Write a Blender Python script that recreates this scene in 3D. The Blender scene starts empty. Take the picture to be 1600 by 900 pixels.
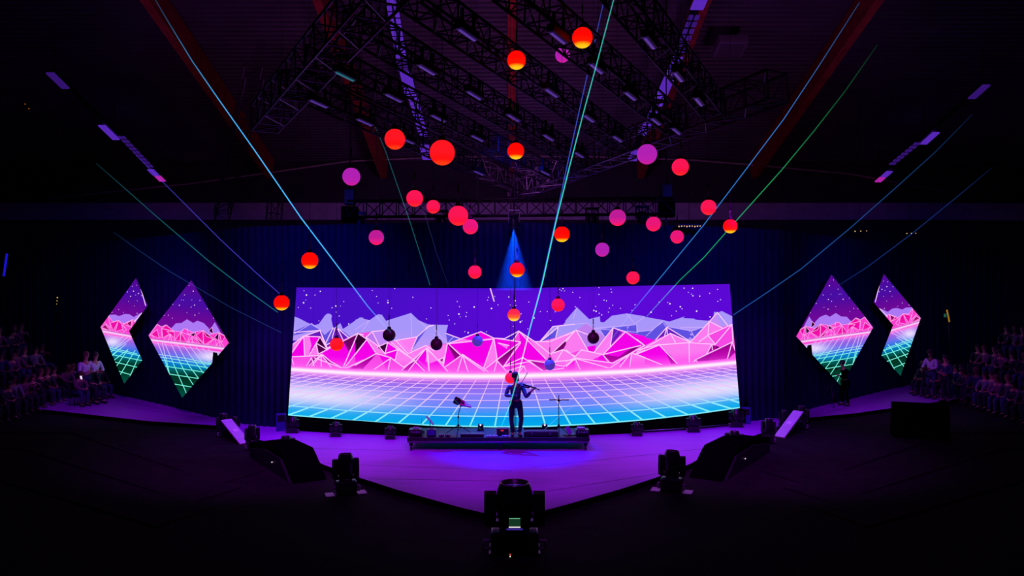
import bpy, bmesh, math, random
from mathutils import Vector, Matrix
from mathutils.geometry import tessellate_polygon

SC = bpy.context.scene
COL = SC.collection
PI = math.pi
# ------------------------------------------------------------------ camera, world, exposure
F = 1200.0                       # focal length in pixels of the 1600 px wide frame
H = 4.46                         # eye height above the stage floor
cam_data = bpy.data.cameras.new('camera')
cam_data.sensor_width = 36.0
cam_data.lens = 36.0 * F / 1600.0
cam_data.clip_end = 300
cam = bpy.data.objects.new('camera', cam_data)
COL.objects.link(cam)
cam.location = (0, 0, H)
cam.rotation_euler = (PI / 2, 0, 0)
SC.camera = cam
SC.view_settings.view_transform = 'Standard'
SC.view_settings.look = 'None'
SC.view_settings.gamma = 1.0
SC.view_settings.use_curve_mapping = False
SC.view_settings.exposure = 0.0
world = bpy.data.worlds.new('dark_hall')
SC.world = world
world.use_nodes = True
world.node_tree.nodes['Background'].inputs[0].default_value = (0.0012, 0.0005, 0.002, 1)
world.node_tree.nodes['Background'].inputs[1].default_value = 1.0

def light(kind, loc, target, color, power, size=0.5, angle=60, blend=0.6):
    d = bpy.data.lights.new('lamp_' + kind.lower(), kind)
    d.color = color
    d.energy = power
    if kind == 'SPOT':
        d.spot_size = math.radians(angle)
        d.spot_blend = blend
        d.shadow_soft_size = size
    elif kind == 'AREA':
        d.size = size
    else:
        d.shadow_soft_size = size
    o = bpy.data.objects.new('lamp_' + kind.lower(), d)
    COL.objects.link(o)
    o.location = loc
    if target is not None:
        o.rotation_euler = (Vector(target) - Vector(loc)).to_track_quat('-Z', 'Y').to_euler()
    return o

VIO = (0.47, 0.0, 1.0)
MGN = (0.55, 0.0, 1.0)
# violet stage wash from the rig
for x, y, tx, ty, p in ((-5.5, 15.5, -6.5, 21.5, 2700), (5.5, 15.5, 6.5, 21.5, 2700), (0, 15.0, 0, 20.5, 1700),
                        (0, 12.0, 0, 17.0, 380)):
    light('SPOT', (x, y, 7.4), (tx, ty, 0), VIO, p, 0.4, 72, 0.9)
# added unseen blue-violet spots brightening the floor at the foot of the video wall
for x, y in ((-8.2, 22.6), (-4.6, 21.9), (4.6, 21.9), (8.2, 22.6)):
    light('SPOT', (x, y, 6.3), (x, y + .7, 0), (0.22, 0.03, 1.0), 950, 0.3, 62, 1.0)
# magenta wash on the side aisles
for s in (-1, 1):
    light('SPOT', (s * 10.0, 22.0, 8.0), (s * 15.0, 29.5, 0), (0.6, 0.0, 1.0), 1000, 0.4, 50, 1.0)
# dim violet glow thrown up at the roof and across the stands
for x, p in ((-9, 220), (0, 620), (9, 220)):
    light('SPOT', (x, 20.0, 7.2), (x * 0.8, 31.0, 14.0), (0.62, 0.13, 0.72), p, 0.8, 110, 1.0)
light('SPOT', (0, 25.6, 6.9), (0, 38, 8.5), (0.5, 0.12, 1.0), 300, 0.6, 130, 1.0)
# navy wash over the backdrop
for x, y in ((-13, 22), (-6, 19), (0, 18), (6, 19), (13, 22)):
    light('SPOT', (x, y, 8.0), (x * 1.15, y + 6.5, 3.5), (0.03, 0.03, 1.0), 620, 0.5, 85, 1.0)

# ------------------------------------------------------------------ helpers
def lin(c):
    return tuple(((v / 255.0) / 12.92 if v <= 10.3 else (((v / 255.0) + 0.055) / 1.055) ** 2.4) for v in c)

def U(px, py, Y):
    """the world point seen at photo pixel px, py at distance Y"""
    return Vector(((px - 800.0) / F * Y, Y, H - (py - 450.0) / F * Y))

def ground(px, py, z=0.0):
    Y = F * (H - z) / (py - 450.0)
    return Vector(((px - 800.0) / F * Y, Y, z))

def rig(px, py, dz=0.0):
    a = (450.0 - py) / F
    Y = (9.78 + dz - H) / (a + 0.1)
    return Vector(((px - 800.0) / F * Y, Y, H + a * Y))

def roof_z(Y):
    return 10.95 + 0.304 * (38.0 - Y)

def interp(tab, x):
    if x <= tab[0][0]: return tab[0][1]
    for (a, va), (b, vb) in zip(tab, tab[1:]):
        if x <= b:
            return va + (vb - va) * (x - a) / (b - a)
    return tab[-1][1]

MATS = {}
def mat(name, color, rough=0.6, metal=0.0, emit=None, strength=1.0, noise=0.0, scale=8.0, bump=0.0, spec=0.4):
    if name in MATS: return MATS[name]
    m = bpy.data.materials.new(name)
    m.use_nodes = True
    nt = m.node_tree
    b = nt.nodes['Principled BSDF']
    c = (*lin(color), 1)
    b.inputs['Base Color'].default_value = c
    b.inputs['Roughness'].default_value = rough
    b.inputs['Metallic'].default_value = metal
    b.inputs['Specular IOR Level'].default_value = spec
    if noise or bump:
        tc = nt.nodes.new('ShaderNodeTexCoord')
        n = nt.nodes.new('ShaderNodeTexNoise')
        n.inputs['Scale'].default_value = scale
        n.inputs['Detail'].default_value = 6
        nt.links.new(tc.outputs['Object'], n.inputs['Vector'])
        if noise:
            r = nt.nodes.new('ShaderNodeValToRGB')
            r.color_ramp.elements[0].position = 0.3
            r.color_ramp.elements[1].position = 0.7
            r.color_ramp.elements[0].color = tuple(v * (1 - noise) for v in c[:3]) + (1,)
            r.color_ramp.elements[1].color = tuple(min(1, v * (1 + noise)) for v in c[:3]) + (1,)
            nt.links.new(n.outputs['Fac'], r.inputs[0])
            nt.links.new(r.outputs[0], b.inputs['Base Color'])
        if bump:
            bp = nt.nodes.new('ShaderNodeBump')
            bp.inputs['Strength'].default_value = bump
            nt.links.new(n.outputs['Fac'], bp.inputs['Height'])
            nt.links.new(bp.outputs[0], b.inputs['Normal'])
    if emit is not None:
        b.inputs['Emission Color'].default_value = (*lin(emit), 1)
        b.inputs['Emission Strength'].default_value = strength
    MATS[name] = m
    return m

def attr_material(name, additive=False, strength=1.0):
    m = bpy.data.materials.new(name)
    m.use_nodes = True
    nt = m.node_tree
    for n in list(nt.nodes): nt.nodes.remove(n)
    out = nt.nodes.new('ShaderNodeOutputMaterial')
    e = nt.nodes.new('ShaderNodeEmission')
    a = nt.nodes.new('ShaderNodeAttribute')
    a.attribute_name = 'Col'
    e.inputs['Strength'].default_value = strength
    nt.links.new(a.outputs['Color'], e.inputs['Color'])
    if additive:
        t = nt.nodes.new('ShaderNodeBsdfTransparent')
        ad = nt.nodes.new('ShaderNodeAddShader')
        nt.links.new(e.outputs[0], ad.inputs[0])
        nt.links.new(t.outputs[0], ad.inputs[1])
        nt.links.new(ad.outputs[0], out.inputs[0])
    else:
        nt.links.new(e.outputs[0], out.inputs[0])
    return m

class MB:
    """collects shapes into one mesh"""
    def __init__(self):
        self.bm = bmesh.new()
    def box(self, c, s, rot=None, bevel=0.0):
        M = Matrix.Translation(Vector(c))
        if rot is not None: M = M @ rot.to_4x4()
        vs = []
        for dx in (-.5, .5):
            for dy in (-.5, .5):
                for dz in (-.5, .5):
                    vs.append(self.bm.verts.new(M @ Vector((dx * s[0], dy * s[1], dz * s[2]))))
        fs = [(0, 1, 3, 2), (4, 6, 7, 5), (0, 4, 5, 1), (2, 3, 7, 6), (0, 2, 6, 4), (1, 5, 7, 3)]
        faces = [self.bm.faces.new([vs[i] for i in f]) for f in fs]
        if bevel:
            es = list({e for f in faces for e in f.edges})
            bmesh.ops.bevel(self.bm, geom=es, offset=bevel, segments=2, affect='EDGES', profile=0.5)
        return self
    def tube(self, pts, r, n=8, cap=True):
        pts = [Vector(p) for p in pts]
        rs = r if isinstance(r, (list, tuple)) else [r] * len(pts)
        rings = []
        up = None
        for i, p in enumerate(pts):
            d = (pts[min(i + 1, len(pts) - 1)] - pts[max(i - 1, 0)]).normalized()
            if up is None:
                up = Vector((0, 0, 1)) if abs(d.z) < 0.9 else Vector((1, 0, 0))
            a = d.cross(up).normalized()
            b = a.cross(d).normalized()
            up = b
            rings.append([self.bm.verts.new(p + (a * math.cos(2 * PI * k / n) + b * math.sin(2 * PI * k / n)) * rs[i]) for k in range(n)])
        for A, B in zip(rings, rings[1:]):
            for k in range(n):
                f = self.bm.faces.new((A[k], A[(k + 1) % n], B[(k + 1) % n], B[k]))
                f.smooth = True
        if cap:
            self.bm.faces.new(rings[0][::-1]); self.bm.faces.new(rings[-1])
        return self
    def lathe(self, prof, c=(0, 0, 0), n=24, rot=None, sx=1.0, sy=1.0):
        M = Matrix.Translation(Vector(c))
        if rot is not None: M = M @ rot.to_4x4()
        rings = []
        for r, z in prof:
            if r < 1e-6:
                rings.append([self.bm.verts.new(M @ Vector((0, 0, z)))])
            else:
                rings.append([self.bm.verts.new(M @ Vector((r * sx * math.cos(2 * PI * k / n), r * sy * math.sin(2 * PI * k / n), z))) for k in range(n)])
        for A, B in zip(rings, rings[1:]):
            for k in range(n):
                k2 = (k + 1) % n
                if len(A) == 1 and len(B) == 1: continue
                if len(A) == 1: f = self.bm.faces.new((A[0], B[k2], B[k]))
                elif len(B) == 1: f = self.bm.faces.new((A[k], A[k2], B[0]))
                else: f = self.bm.faces.new((A[k], A[k2], B[k2], B[k]))
                f.smooth = True
        return self
    def ball(self, c, r, n=20, sz=1.0, sy=1.0):
        m = n // 2
        self.lathe([(r * math.sin(PI * i / m), -r * sz * math.cos(PI * i / m)) for i in range(m + 1)], c, n, sy=sy)
        return self
    def prism(self, poly, z0, z1, M=None):
        """plan polygon poly extruded from z0 to z1 (after that matrix M)"""
        M = M or Matrix.Identity(4)
        a = [self.bm.verts.new(M @ Vector((p[0], p[1], z0))) for p in poly]
        b = [self.bm.verts.new(M @ Vector((p[0], p[1], z1))) for p in poly]
        n = len(poly)
        for k in range(n):
            self.bm.faces.new((a[k], a[(k + 1) % n], b[(k + 1) % n], b[k]))
        for t in tessellate_polygon([[Vector((p[0], p[1], 0)) for p in poly]]):
            self.bm.faces.new([b[i] for i in t]); self.bm.faces.new([a[i] for i in t[::-1]])
        return self
    def mesh(self, name='shape'):
        bmesh.ops.recalc_face_normals(self.bm, faces=self.bm.faces)
        me = bpy.data.meshes.new(name)
        self.bm.to_mesh(me); self.bm.free()
        return me
    def build(self, name, m, parent=None, loc=None, **tags):
        return link(name, self.mesh(name), m, parent, loc, **tags)

def link(name, me, m=None, parent=None, loc=None, **tags):
    o = bpy.data.objects.new(name, me)
    COL.objects.link(o)
    if m is not None:
        if me.materials: me.materials[0] = m
        else: me.materials.append(m)
    if parent is not None: o.parent = parent
    if loc is not None: o.location = loc
    for k, v in tags.items():
        if v: o[k] = v
    return o

def thing(name, label, cat, loc=(0, 0, 0), rz=0.0, group=None):
    o = bpy.data.objects.new(name, None)
    COL.objects.link(o)
    o.empty_display_size = 0.2
    o.location = loc
    o.rotation_euler = (0, 0, rz)
    o['label'] = label; o['category'] = cat
    if group: o['group'] = group
    return o

def dup(root, loc, rz=None, label=None, group=None, scale=None):
    r = root.copy(); COL.objects.link(r); r.location = loc
    if rz is not None: r.rotation_euler = (0, 0, rz)
    if label: r['label'] = label
    if group: r['group'] = group
    if scale: r.scale = (scale,) * 3
    out = [r]
    for ch in list(root.children):
        c = ch.copy(); COL.objects.link(c); c.parent = r; out.append(c)
        for g in list(ch.children):
            d = g.copy(); COL.objects.link(d); d.parent = c; out.append(d)
    return r

# materials
BLACK = mat('black_paint', (24, 24, 27), 0.45, noise=0.3, scale=20)
BLACKM = mat('black_metal', (34, 33, 38), 0.35, metal=0.6, noise=0.2, scale=30)
TRUSSM = mat('truss_metal', (110, 102, 118), 0.4, metal=0.7, noise=0.25, scale=12)  # lighter than the dark trusses: light on the chords put into the colour
CLOTHK = mat('black_cloth', (5, 5, 6), 1.0, noise=0.35, scale=15, bump=0.2, spec=0.0)
DKPLASTIC = mat('dark_plastic', (30, 29, 33), 0.3, noise=0.15, scale=25)
WHITEP = mat('white_panel', (205, 200, 210), 0.5, noise=0.06, scale=6)
STEEL = mat('grey_steel', (120, 118, 125), 0.3, metal=0.9, noise=0.15, scale=30)

# ------------------------------------------------------------------ the setting
WALL = [(-400, 41.0), (0, 38.0), (100, 35.0), (167, 32.4), (233, 29.7), (320, 26.5), (345, 25.7), (373, 24.9), (403, 24.4), (450, 24.05),
        (520, 23.6), (640, 23.1), (803, 22.85), (980, 23.5), (1080, 24.15), (1156, 25.0), (1220, 26.0), (1268, 28.0), (1333, 30.6),
        (1427, 35.2), (1500, 37.0), (1600, 38.5), (2000, 41.0)]
def wallY(px): return interp(WALL, px)

# stage floor: a raised slab with a V-shaped front edge
front = [(60, 639), (125, 646), (233, 658), (345, 665), (403, 687), (437, 693), (506, 726), (558, 745), (620, 765), (720, 793), (759, 802), (805, 811),
         (849, 798), (890, 787), (980, 761), (1034, 743), (1080, 724), (1120, 700), (1192, 676), (1222, 664), (1267, 652), (1333, 646), (1433, 632), (1540, 618)]
poly = [ground(*p).to_2d() for p in front]
back = []
for px in range(1640, -60, -20):
    Y = wallY(px) + 1.0
    back.append(Vector(((px - 800) / F * Y, Y)))
poly += back
def stage_material():
    m = bpy.data.materials.new('stage_vinyl')
    m.use_nodes = True
    nt = m.node_tree; b = nt.nodes['Principled BSDF']
    tc = nt.nodes.new('ShaderNodeTexCoord')
    mp = nt.nodes.new('ShaderNodeMapping')
    mp.inputs['Scale'].default_value = (0.6, 3.0, 1)
    n = nt.nodes.new('ShaderNodeTexNoise'); n.inputs['Scale'].default_value = 1.3; n.inputs['Detail'].default_value = 8
    r = nt.nodes.new('ShaderNodeValToRGB')
    r.color_ramp.elements[0].position = 0.3; r.color_ramp.elements[1].position = 0.75
    r.color_ramp.elements[0].color = (0.36, 0.022, 0.52, 1); r.color_ramp.elements[1].color = (0.44, 0.032, 0.62, 1)  # violet of the stage wash is put into the vinyl colour
    nt.links.new(tc.outputs['Object'], mp.inputs['Vector'])
    nt.links.new(mp.outputs[0], n.inputs['Vector']); nt.links.new(n.outputs['Fac'], r.inputs[0])
    nt.links.new(r.outputs[0], b.inputs['Base Color'])
    b.inputs['Roughness'].default_value = 0.62
    b.inputs['Specular IOR Level'].default_value = 0.12
    return m
STAGE = stage_material()
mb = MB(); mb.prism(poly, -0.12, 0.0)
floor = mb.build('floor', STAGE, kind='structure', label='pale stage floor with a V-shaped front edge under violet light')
# black edging along the V-shaped front
mb = MB()
fp = [ground(*p) for p in front]
ra = []
for i, p in enumerate(fp):
    d = (fp[min(i + 1, len(fp) - 1)] - fp[max(i - 1, 0)]).normalized()
    nn = Vector((d.y, -d.x, 0)) * (1 if d.x > 0 else -1)
    nn = nn if nn.y < 0 else -nn
    q = p + nn * .04
    ra.append([mb.bm.verts.new(v) for v in ((p.x, p.y, -.003), (q.x, q.y, -.003), (q.x, q.y, -.12), (p.x, p.y, -.12))])
for a, b in zip(ra, ra[1:]):
    for j in range(4): mb.bm.faces.new((a[j], b[j], b[(j + 1) % 4], a[(j + 1) % 4]))
mb.bm.faces.new(ra[0]); mb.bm.faces.new(ra[-1][::-1])
mb.build('edge_strip', CLOTHK, floor)
# thin seams where the vinyl lengths meet, running out to the V edge
sm = MB()
for a, b in (((460, 700), (790, 708)), ((505, 724), (800, 736)), ((1110, 700), (830, 730)), ((575, 748), (800, 752)), ((1040, 738), (810, 775)),
             ((150, 630), (330, 655)), ((190, 627), (320, 653)), ((1290, 645), (1420, 618)), ((1300, 642), (1425, 610))):
    A, B = ground(*a), ground(*b)
    d = (B - A).normalized(); nrm = Vector((-d.y, d.x, 0)) * 0.012
    vs = [sm.bm.verts.new(p + Vector((0, 0, 0.003))) for p in (A - nrm, B - nrm, B + nrm, A + nrm)]
    sm.bm.faces.new(vs)
    f2 = [sm.bm.verts.new(p + Vector((0, 0, 0.001))) for p in (A - nrm, B - nrm, B + nrm, A + nrm)]
    for k in range(4): sm.bm.faces.new((vs[k], vs[(k + 1) % 4], f2[(k + 1) % 4], f2[k]))
sm.build('floor_seam', mat('seam', (105, 45, 130), 0.7, noise=0.2), floor, kind='stuff')

CARPET = mat('dark_carpet', (27, 22, 25), 0.95, noise=0.35, scale=3.0, bump=0.3, spec=0.1)
mb = MB(); mb.box((0, 19.5, -0.17), (62, 45, 0.1))
mb.build('floor', CARPET, kind='structure', label='dark carpeted hall floor in front of the stage')
# low carpeted terraces in front of the stage, left and right
for s in (-1, 1):
    for k in range(3):
        p = [(s * 6.2, 19.2 - 1.6 * k), (s * 13.6, 25.6 - 2.4 * k), (s * 24, 25.6 - 2.4 * k), (s * 24, 24.2 - 2.4 * k), (s * 13.9, 24.2 - 2.4 * k), (s * 6.8, 17.9 - 1.6 * k)]
        if s > 0: p = p[::-1]
        MB().prism(p, -0.121, -0.10 + 0.002 * k).build('trim_%d' % (20 + k + (3 if s > 0 else 0)), CARPET, kind='structure',
            label='faint carpet step %d ahead of the %s stage edge' % (k + 1, 'left' if s < 0 else 'right'))

# hall shell
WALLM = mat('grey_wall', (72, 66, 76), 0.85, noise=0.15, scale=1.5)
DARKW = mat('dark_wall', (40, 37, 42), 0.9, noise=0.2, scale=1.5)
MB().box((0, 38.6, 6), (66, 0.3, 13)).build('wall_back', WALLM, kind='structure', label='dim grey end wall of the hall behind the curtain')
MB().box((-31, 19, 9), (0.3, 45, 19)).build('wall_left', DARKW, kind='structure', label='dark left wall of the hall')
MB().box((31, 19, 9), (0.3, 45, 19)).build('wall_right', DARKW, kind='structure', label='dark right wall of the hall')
MB().box((0, -2.9, 9), (62, 0.3, 30)).build('wall_front', DARKW, kind='structure', label='dark wall behind the viewer')
# fascia band and pipe on the end wall
MB().box((0, 38.2, 8.25), (60, 0.5, 0.85), bevel=0.03).build('trim_1', mat('pale_fascia', (225, 215, 230), 0.8, noise=0.12, scale=2), kind='structure', label='pale fascia band along the end wall above the curtain')
mb = MB()
mb.tube([U(px, py, 37.6) for px, py in ((72, 311), (170, 300), (290, 288), (420, 270), (545, 252), (680, 246), (800, 244), (930, 245), (1080, 250), (1170, 257), (1330, 272), (1480, 300))], 0.045, 6)
mb.build('trim_2', mat('pale_pipe', (220, 210, 190), 0.5, noise=0.2, scale=3), kind='structure', label='thin pale pipe curving across the end wall')
# corrugated roof
bm = MB()
pitch, pr = 0.26, []
s = -4.0
k = 0
while s < 39.0:
    for f, dz in ((0, 0), (0.35, 0), (0.5, -0.07), (0.85, -0.07)):
        y = s + pitch * f
        pr.append((y, roof_z(y) + dz))
    s += pitch
xs = [-31 + 62 * i / 4 for i in range(5)]
rows = [[bm.bm.verts.new((x, y, z)) for x in xs] for y, z in pr]
for A, B in zip(rows, rows[1:]):
    for i in range(4): bm.bm.faces.new((A[i], A[i + 1], B[i + 1], B[i]))
bm.build('ceiling', mat('corrugated_steel', (105, 98, 108), 0.55, metal=0.25, noise=0.18, scale=0.8), kind='structure', label='corrugated metal roof sloping down towards the end wall')
# rafters
WOOD = mat('red_timber', (215, 80, 66), 0.7, noise=0.25, scale=2.5)
n = 3
for px, txt in ((423, 'rafter left of the lighting rig'), (600, 'rafter above the left half of the rig'), (800, 'rafter over the middle of the stage'),
                (1000, 'rafter above the right half of the rig'), (1177, 'rafter right of the lighting rig')):
    x = (px - 800) / F * 38
    mb = MB()
    y0, y1 = 12.0, 38.0
    ang = math.atan(-0.304)
    L = (y1 - y0) / math.cos(ang)
    c = Vector((x, (y0 + y1) / 2, roof_z((y0 + y1) / 2) - 0.62))
    mb.box(c, (0.30, L, 1.0), Matrix.Rotation(ang, 3, 'X'), 0.02)
    mb.build('trim_%d' % n, WOOD, kind='structure', label='reddish timber ' + txt)
    n += 1

# backdrop curtain: pleated, following the curve behind the screens
mb = MB()
cols = []
NP = 700
for i in range(NP + 1):
    px = -120 + 1840 * i / NP
    Y = wallY(px) + 0.45 + 0.07 * math.sin(i * 1.57)
    X = (px - 800) / F * Y
    cols.append((mb.bm.verts.new((X, Y, 0.0)), mb.bm.verts.new((X, Y, 6.45))))
for A, B in zip(cols, cols[1:]):
    f = mb.bm.faces.new((A[0], B[0], B[1], A[1])); f.smooth = True
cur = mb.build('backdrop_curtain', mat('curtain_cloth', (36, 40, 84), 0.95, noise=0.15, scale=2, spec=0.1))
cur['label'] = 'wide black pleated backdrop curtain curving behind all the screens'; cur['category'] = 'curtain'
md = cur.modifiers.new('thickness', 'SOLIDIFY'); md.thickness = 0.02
# ------------------------------------------------------------------ LED screens
LEDM = attr_material('led_display', False, 1.0)

def clip_poly(p, conv):
    """Sutherland-Hodgman: polygon p clipped by the convex polygon conv (any winding)"""
    area = sum(conv[i][0] * conv[(i + 1) % len(conv)][1] - conv[(i + 1) % len(conv)][0] * conv[i][1] for i in range(len(conv)))
    sg = 1 if area > 0 else -1
    out = [tuple(q) for q in p]
    for i in range(len(conv)):
        a, b = conv[i], conv[(i + 1) % len(conv)]
        def side(q): return sg * ((b[0] - a[0]) * (q[1] - a[1]) - (b[1] - a[1]) * (q[0] - a[0]))
        src, out = out, []
        for j in range(len(src)):
            q, r = src[j], src[(j + 1) % len(src)]
            sq, sr = side(q), side(r)
            if sq >= 0: out.append(q)
            if (sq >= 0) != (sr >= 0):
                t = sq / (sq - sr)
                out.append((q[0] + t * (r[0] - q[0]), q[1] + t * (r[1] - q[1])))
        if not out: return []
    return out

class Art:
    """the picture a LED wall shows, as coloured facets lying on the wall"""
    def __init__(self, place, shade, clips):
        self.v, self.c, self.f = [], [], []
        self.place, self.shade, self.clips, self.layer = place, shade, clips, 0.0
    def tri(self, a, b, c, base, L, depth=0):
        e = [math.dist(a, b), math.dist(b, c), math.dist(c, a)]
        m = max(e)
        if m > L and depth < 14:
            k = e.index(m)
            if k == 0: q = ((a[0] + b[0]) / 2, (a[1] + b[1]) / 2); self.tri(a, q, c, base, L, depth + 1); self.tri(q, b, c, base, L, depth + 1)
            elif k == 1: q = ((b[0] + c[0]) / 2, (b[1] + c[1]) / 2); self.tri(b, q, a, base, L, depth + 1); self.tri(q, c, a, base, L, depth + 1)
            else: q = ((c[0] + a[0]) / 2, (c[1] + a[1]) / 2); self.tri(c, q, b, base, L, depth + 1); self.tri(q, a, b, base, L, depth + 1)
            return
        i = len(self.v)
        for p in (a, b, c):
            self.v.append(self.place(p[0], p[1], self.layer))
            self.c.append(self.shade(p[0], p[1], base))
        self.f.append((i, i + 1, i + 2))
    def poly(self, p, base, L=7.0):
        self.layer += 0.0005
        for cl in self.clips:
            q = clip_poly(p, cl)
            if len(q) < 3: continue
            for t in tessellate_polygon([[Vector((x, y, 0)) for x, y in q]]):
                self.tri(q[t[0]], q[t[1]], q[t[2]], base, L)
    def line(self, pts, base, w=1.6, L=9.0):
        for (a, b) in zip(pts, pts[1:]):
            d = math.dist(a, b)
            if d < 1e-3: continue
            ux, uy = (b[0] - a[0]) / d, (b[1] - a[1]) / d
            ex, ey = ux * w * .3, uy * w * .3
            nx, ny = -uy * w / 2, ux * w / 2
            self.poly([(a[0] - ex + nx, a[1] - ey + ny), (b[0] + ex + nx, b[1] + ey + ny), (b[0] + ex - nx, b[1] + ey - ny), (a[0] - ex - nx, a[1] - ey - ny)], base, L)
    def dot(self, x, y, r, base):
        self.poly([(x + r * math.cos(k * PI / 3), y + r * math.sin(k * PI / 3)) for k in range(6)], base, 99)
    def build(self, name, parent):
        me = bpy.data.meshes.new(name)
        me.from_pydata(self.v, [], self.f)
        at = me.color_attributes.new('Col', 'FLOAT_COLOR', 'POINT')
        at.data.foreach_set('color', [x for c in self.c for x in (*lin(c), 1.0)])
        me.update()
        return link(name, me, LEDM, parent)

def mix(a, b, t):
    t = max(0.0, min(1.0, t))
    return tuple(x + (y - x) * t for x, y in zip(a, b))
def sstep(a, b, x):
    t = max(0.0, min(1.0, (x - a) / (b - a)))
    return t * t * (3 - 2 * t)
def stops(tab, v):
    if v <= tab[0][0]: return tab[0][1]
    for (a, ca), (b, cb) in zip(tab, tab[1:]):
        if v <= b: return mix(ca, cb, (v - a) / (b - a))
    return tab[-1][1]

# ---- main screen
HZ = [(440, 576.2), (453, 577), (555, 583.2), (665, 587), (740, 588), (800, 587.6), (885, 585.2), (995, 580), (1060, 575), (1150, 566.5), (1165, 565)]
BOT = [(440, 648.6), (450, 649.5), (478, 651.5), (544, 657.5), (617, 662.5), (693, 666.3), (773, 667.8), (854, 667), (932, 663), (1007, 656.8), (1079, 648.6), (1156, 637.6), (1166, 636.2)]
LAV, LAV2, LAV3 = (168, 150, 250), (118, 100, 235), (95, 80, 225)
PINK, PINM, MAG, DMAG, DARK, PURP = (252, 122, 240), (246, 72, 228), (244, 0, 232), (160, 0, 140), (52, 0, 52), (105, 25, 190)
LINE, FLINE = (255, 200, 252), (205, 175, 255)
FLOORT = [(0, (255, 170, 248)), (0.09, (190, 110, 232)), (0.16, (140, 92, 230)), (0.35, (142, 122, 248)), (0.58, (112, 132, 250)), (0.72, (66, 150, 248)), (0.80, (10, 150, 240)), (0.92, (0, 165, 236)), (1, (0, 172, 232))]

def shade_main(x, y, base):
    hz = interp(HZ, x)
    d = y - hz
    u = (x - 803) / 345.0
    if base == 'gl' and d < 0: c = (255, 70, 236)
    elif base in (None, 'fl', 'gl'):
        if d < 0:
            c = mix((72, 14, 198), (92, 8, 214), sstep(-.8, .2, u))
            c = mix(c, (66, 12, 190), sstep(-120, -140, d) * .5)
        else:
            v = d / (interp(BOT, x) - hz)
            c = stops(FLOORT, v)
            w = sstep(.30, .85, abs(u)) * math.exp(-((v - .52) / .26) ** 2)
            c = mix(c, (232, 228, 252), w * .95)
        if base == 'fl':
            c = mix((240, 196, 255), (130, 238, 250), sstep(.45, .95, d / (interp(BOT, x) - hz)))
    else:
        c = base
        if base == DARK: c = mix(base, MAG, sstep(-45, -12, d) * .6)
        elif base == DMAG: c = mix((110, 0, 100), (190, 0, 175), sstep(-50, -8, d))
        elif base == PURP: c = mix(base, (150, 30, 200), sstep(-60, -20, d))
        elif base == LAV: c = mix(base, (190, 150, 248), sstep(-75, -40, d))
        elif base == LAV2: c = mix(base, LAV3, sstep(-90, -60, d))
        elif base in (MAG, PINK, PINM): c = mix(c, (255, 70, 236), sstep(-26, -8, d) * .7)
    wide = 1.0 - .25 * abs(u)
    g = math.exp(-abs(d) / (8.0 * wide)) if d < 0 else math.exp(-d / (6.0 * wide))
    c = mix(c, (255, 125, 246), g * .95)
    c = mix(c, (255, 245, 255), math.exp(-(d / (4.3 * wide)) ** 2))
    return c

SCR_GAP = 0.12
def place_main(px, py, layer):
    Y = wallY(px) + SCR_GAP - layer
    # slope-smoothed wall so that the cabinet curve is even
    return U(px, py, Y)
TOPL, TOPM, TOPR = (463.3, 449.3), (803, 450.6), (1140, 443.8)
bl = [(450, 649.5)] + [p for p in BOT if 455 < p[0] < 800] + [(803, 667.9)]
br = [(803, 667.9)] + [p for p in BOT if 810 < p[0] < 1150] + [(1156, 637.6)]
clipL = [TOPL, TOPM] + bl[::-1]
clipR = [TOPM, TOPR] + br[::-1]
A = Art(place_main, shade_main, [clipL, clipR])
full = [(440, 435), (1170, 435), (1170, 680), (440, 680)]
for i in range(73):      # background columns
    x0 = 440 + 10 * i
    ys = [436, 470, 500, 530, 545, 555, 562, 568, 572, 575] + [577 + 1.5 * k for k in range(12)] + [596 + 4 * k for k in range(20)]
    A.layer = 0
    x1 = x0 + 10
    off = interp(HZ, x0 + 5) - 588
    for a, b in zip(ys, ys[1:]):
        A.layer = 0
        A.poly([(x0, a + (off if a > 540 else 0)), (x1, a + (off if a > 540 else 0)), (x1, b + (off if b > 540 else 0)), (x0, b + (off if b > 540 else 0))], None, 12)
ORG = {1: 445, 2: 555, 3: 665, 4: 775, 5: 885, 6: 995}
def S(k, *q): return [(ORG[k] + q[i] / 5.625, 440 + q[i + 1] / 5.625) for i in range(0, len(q), 2)]
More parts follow.
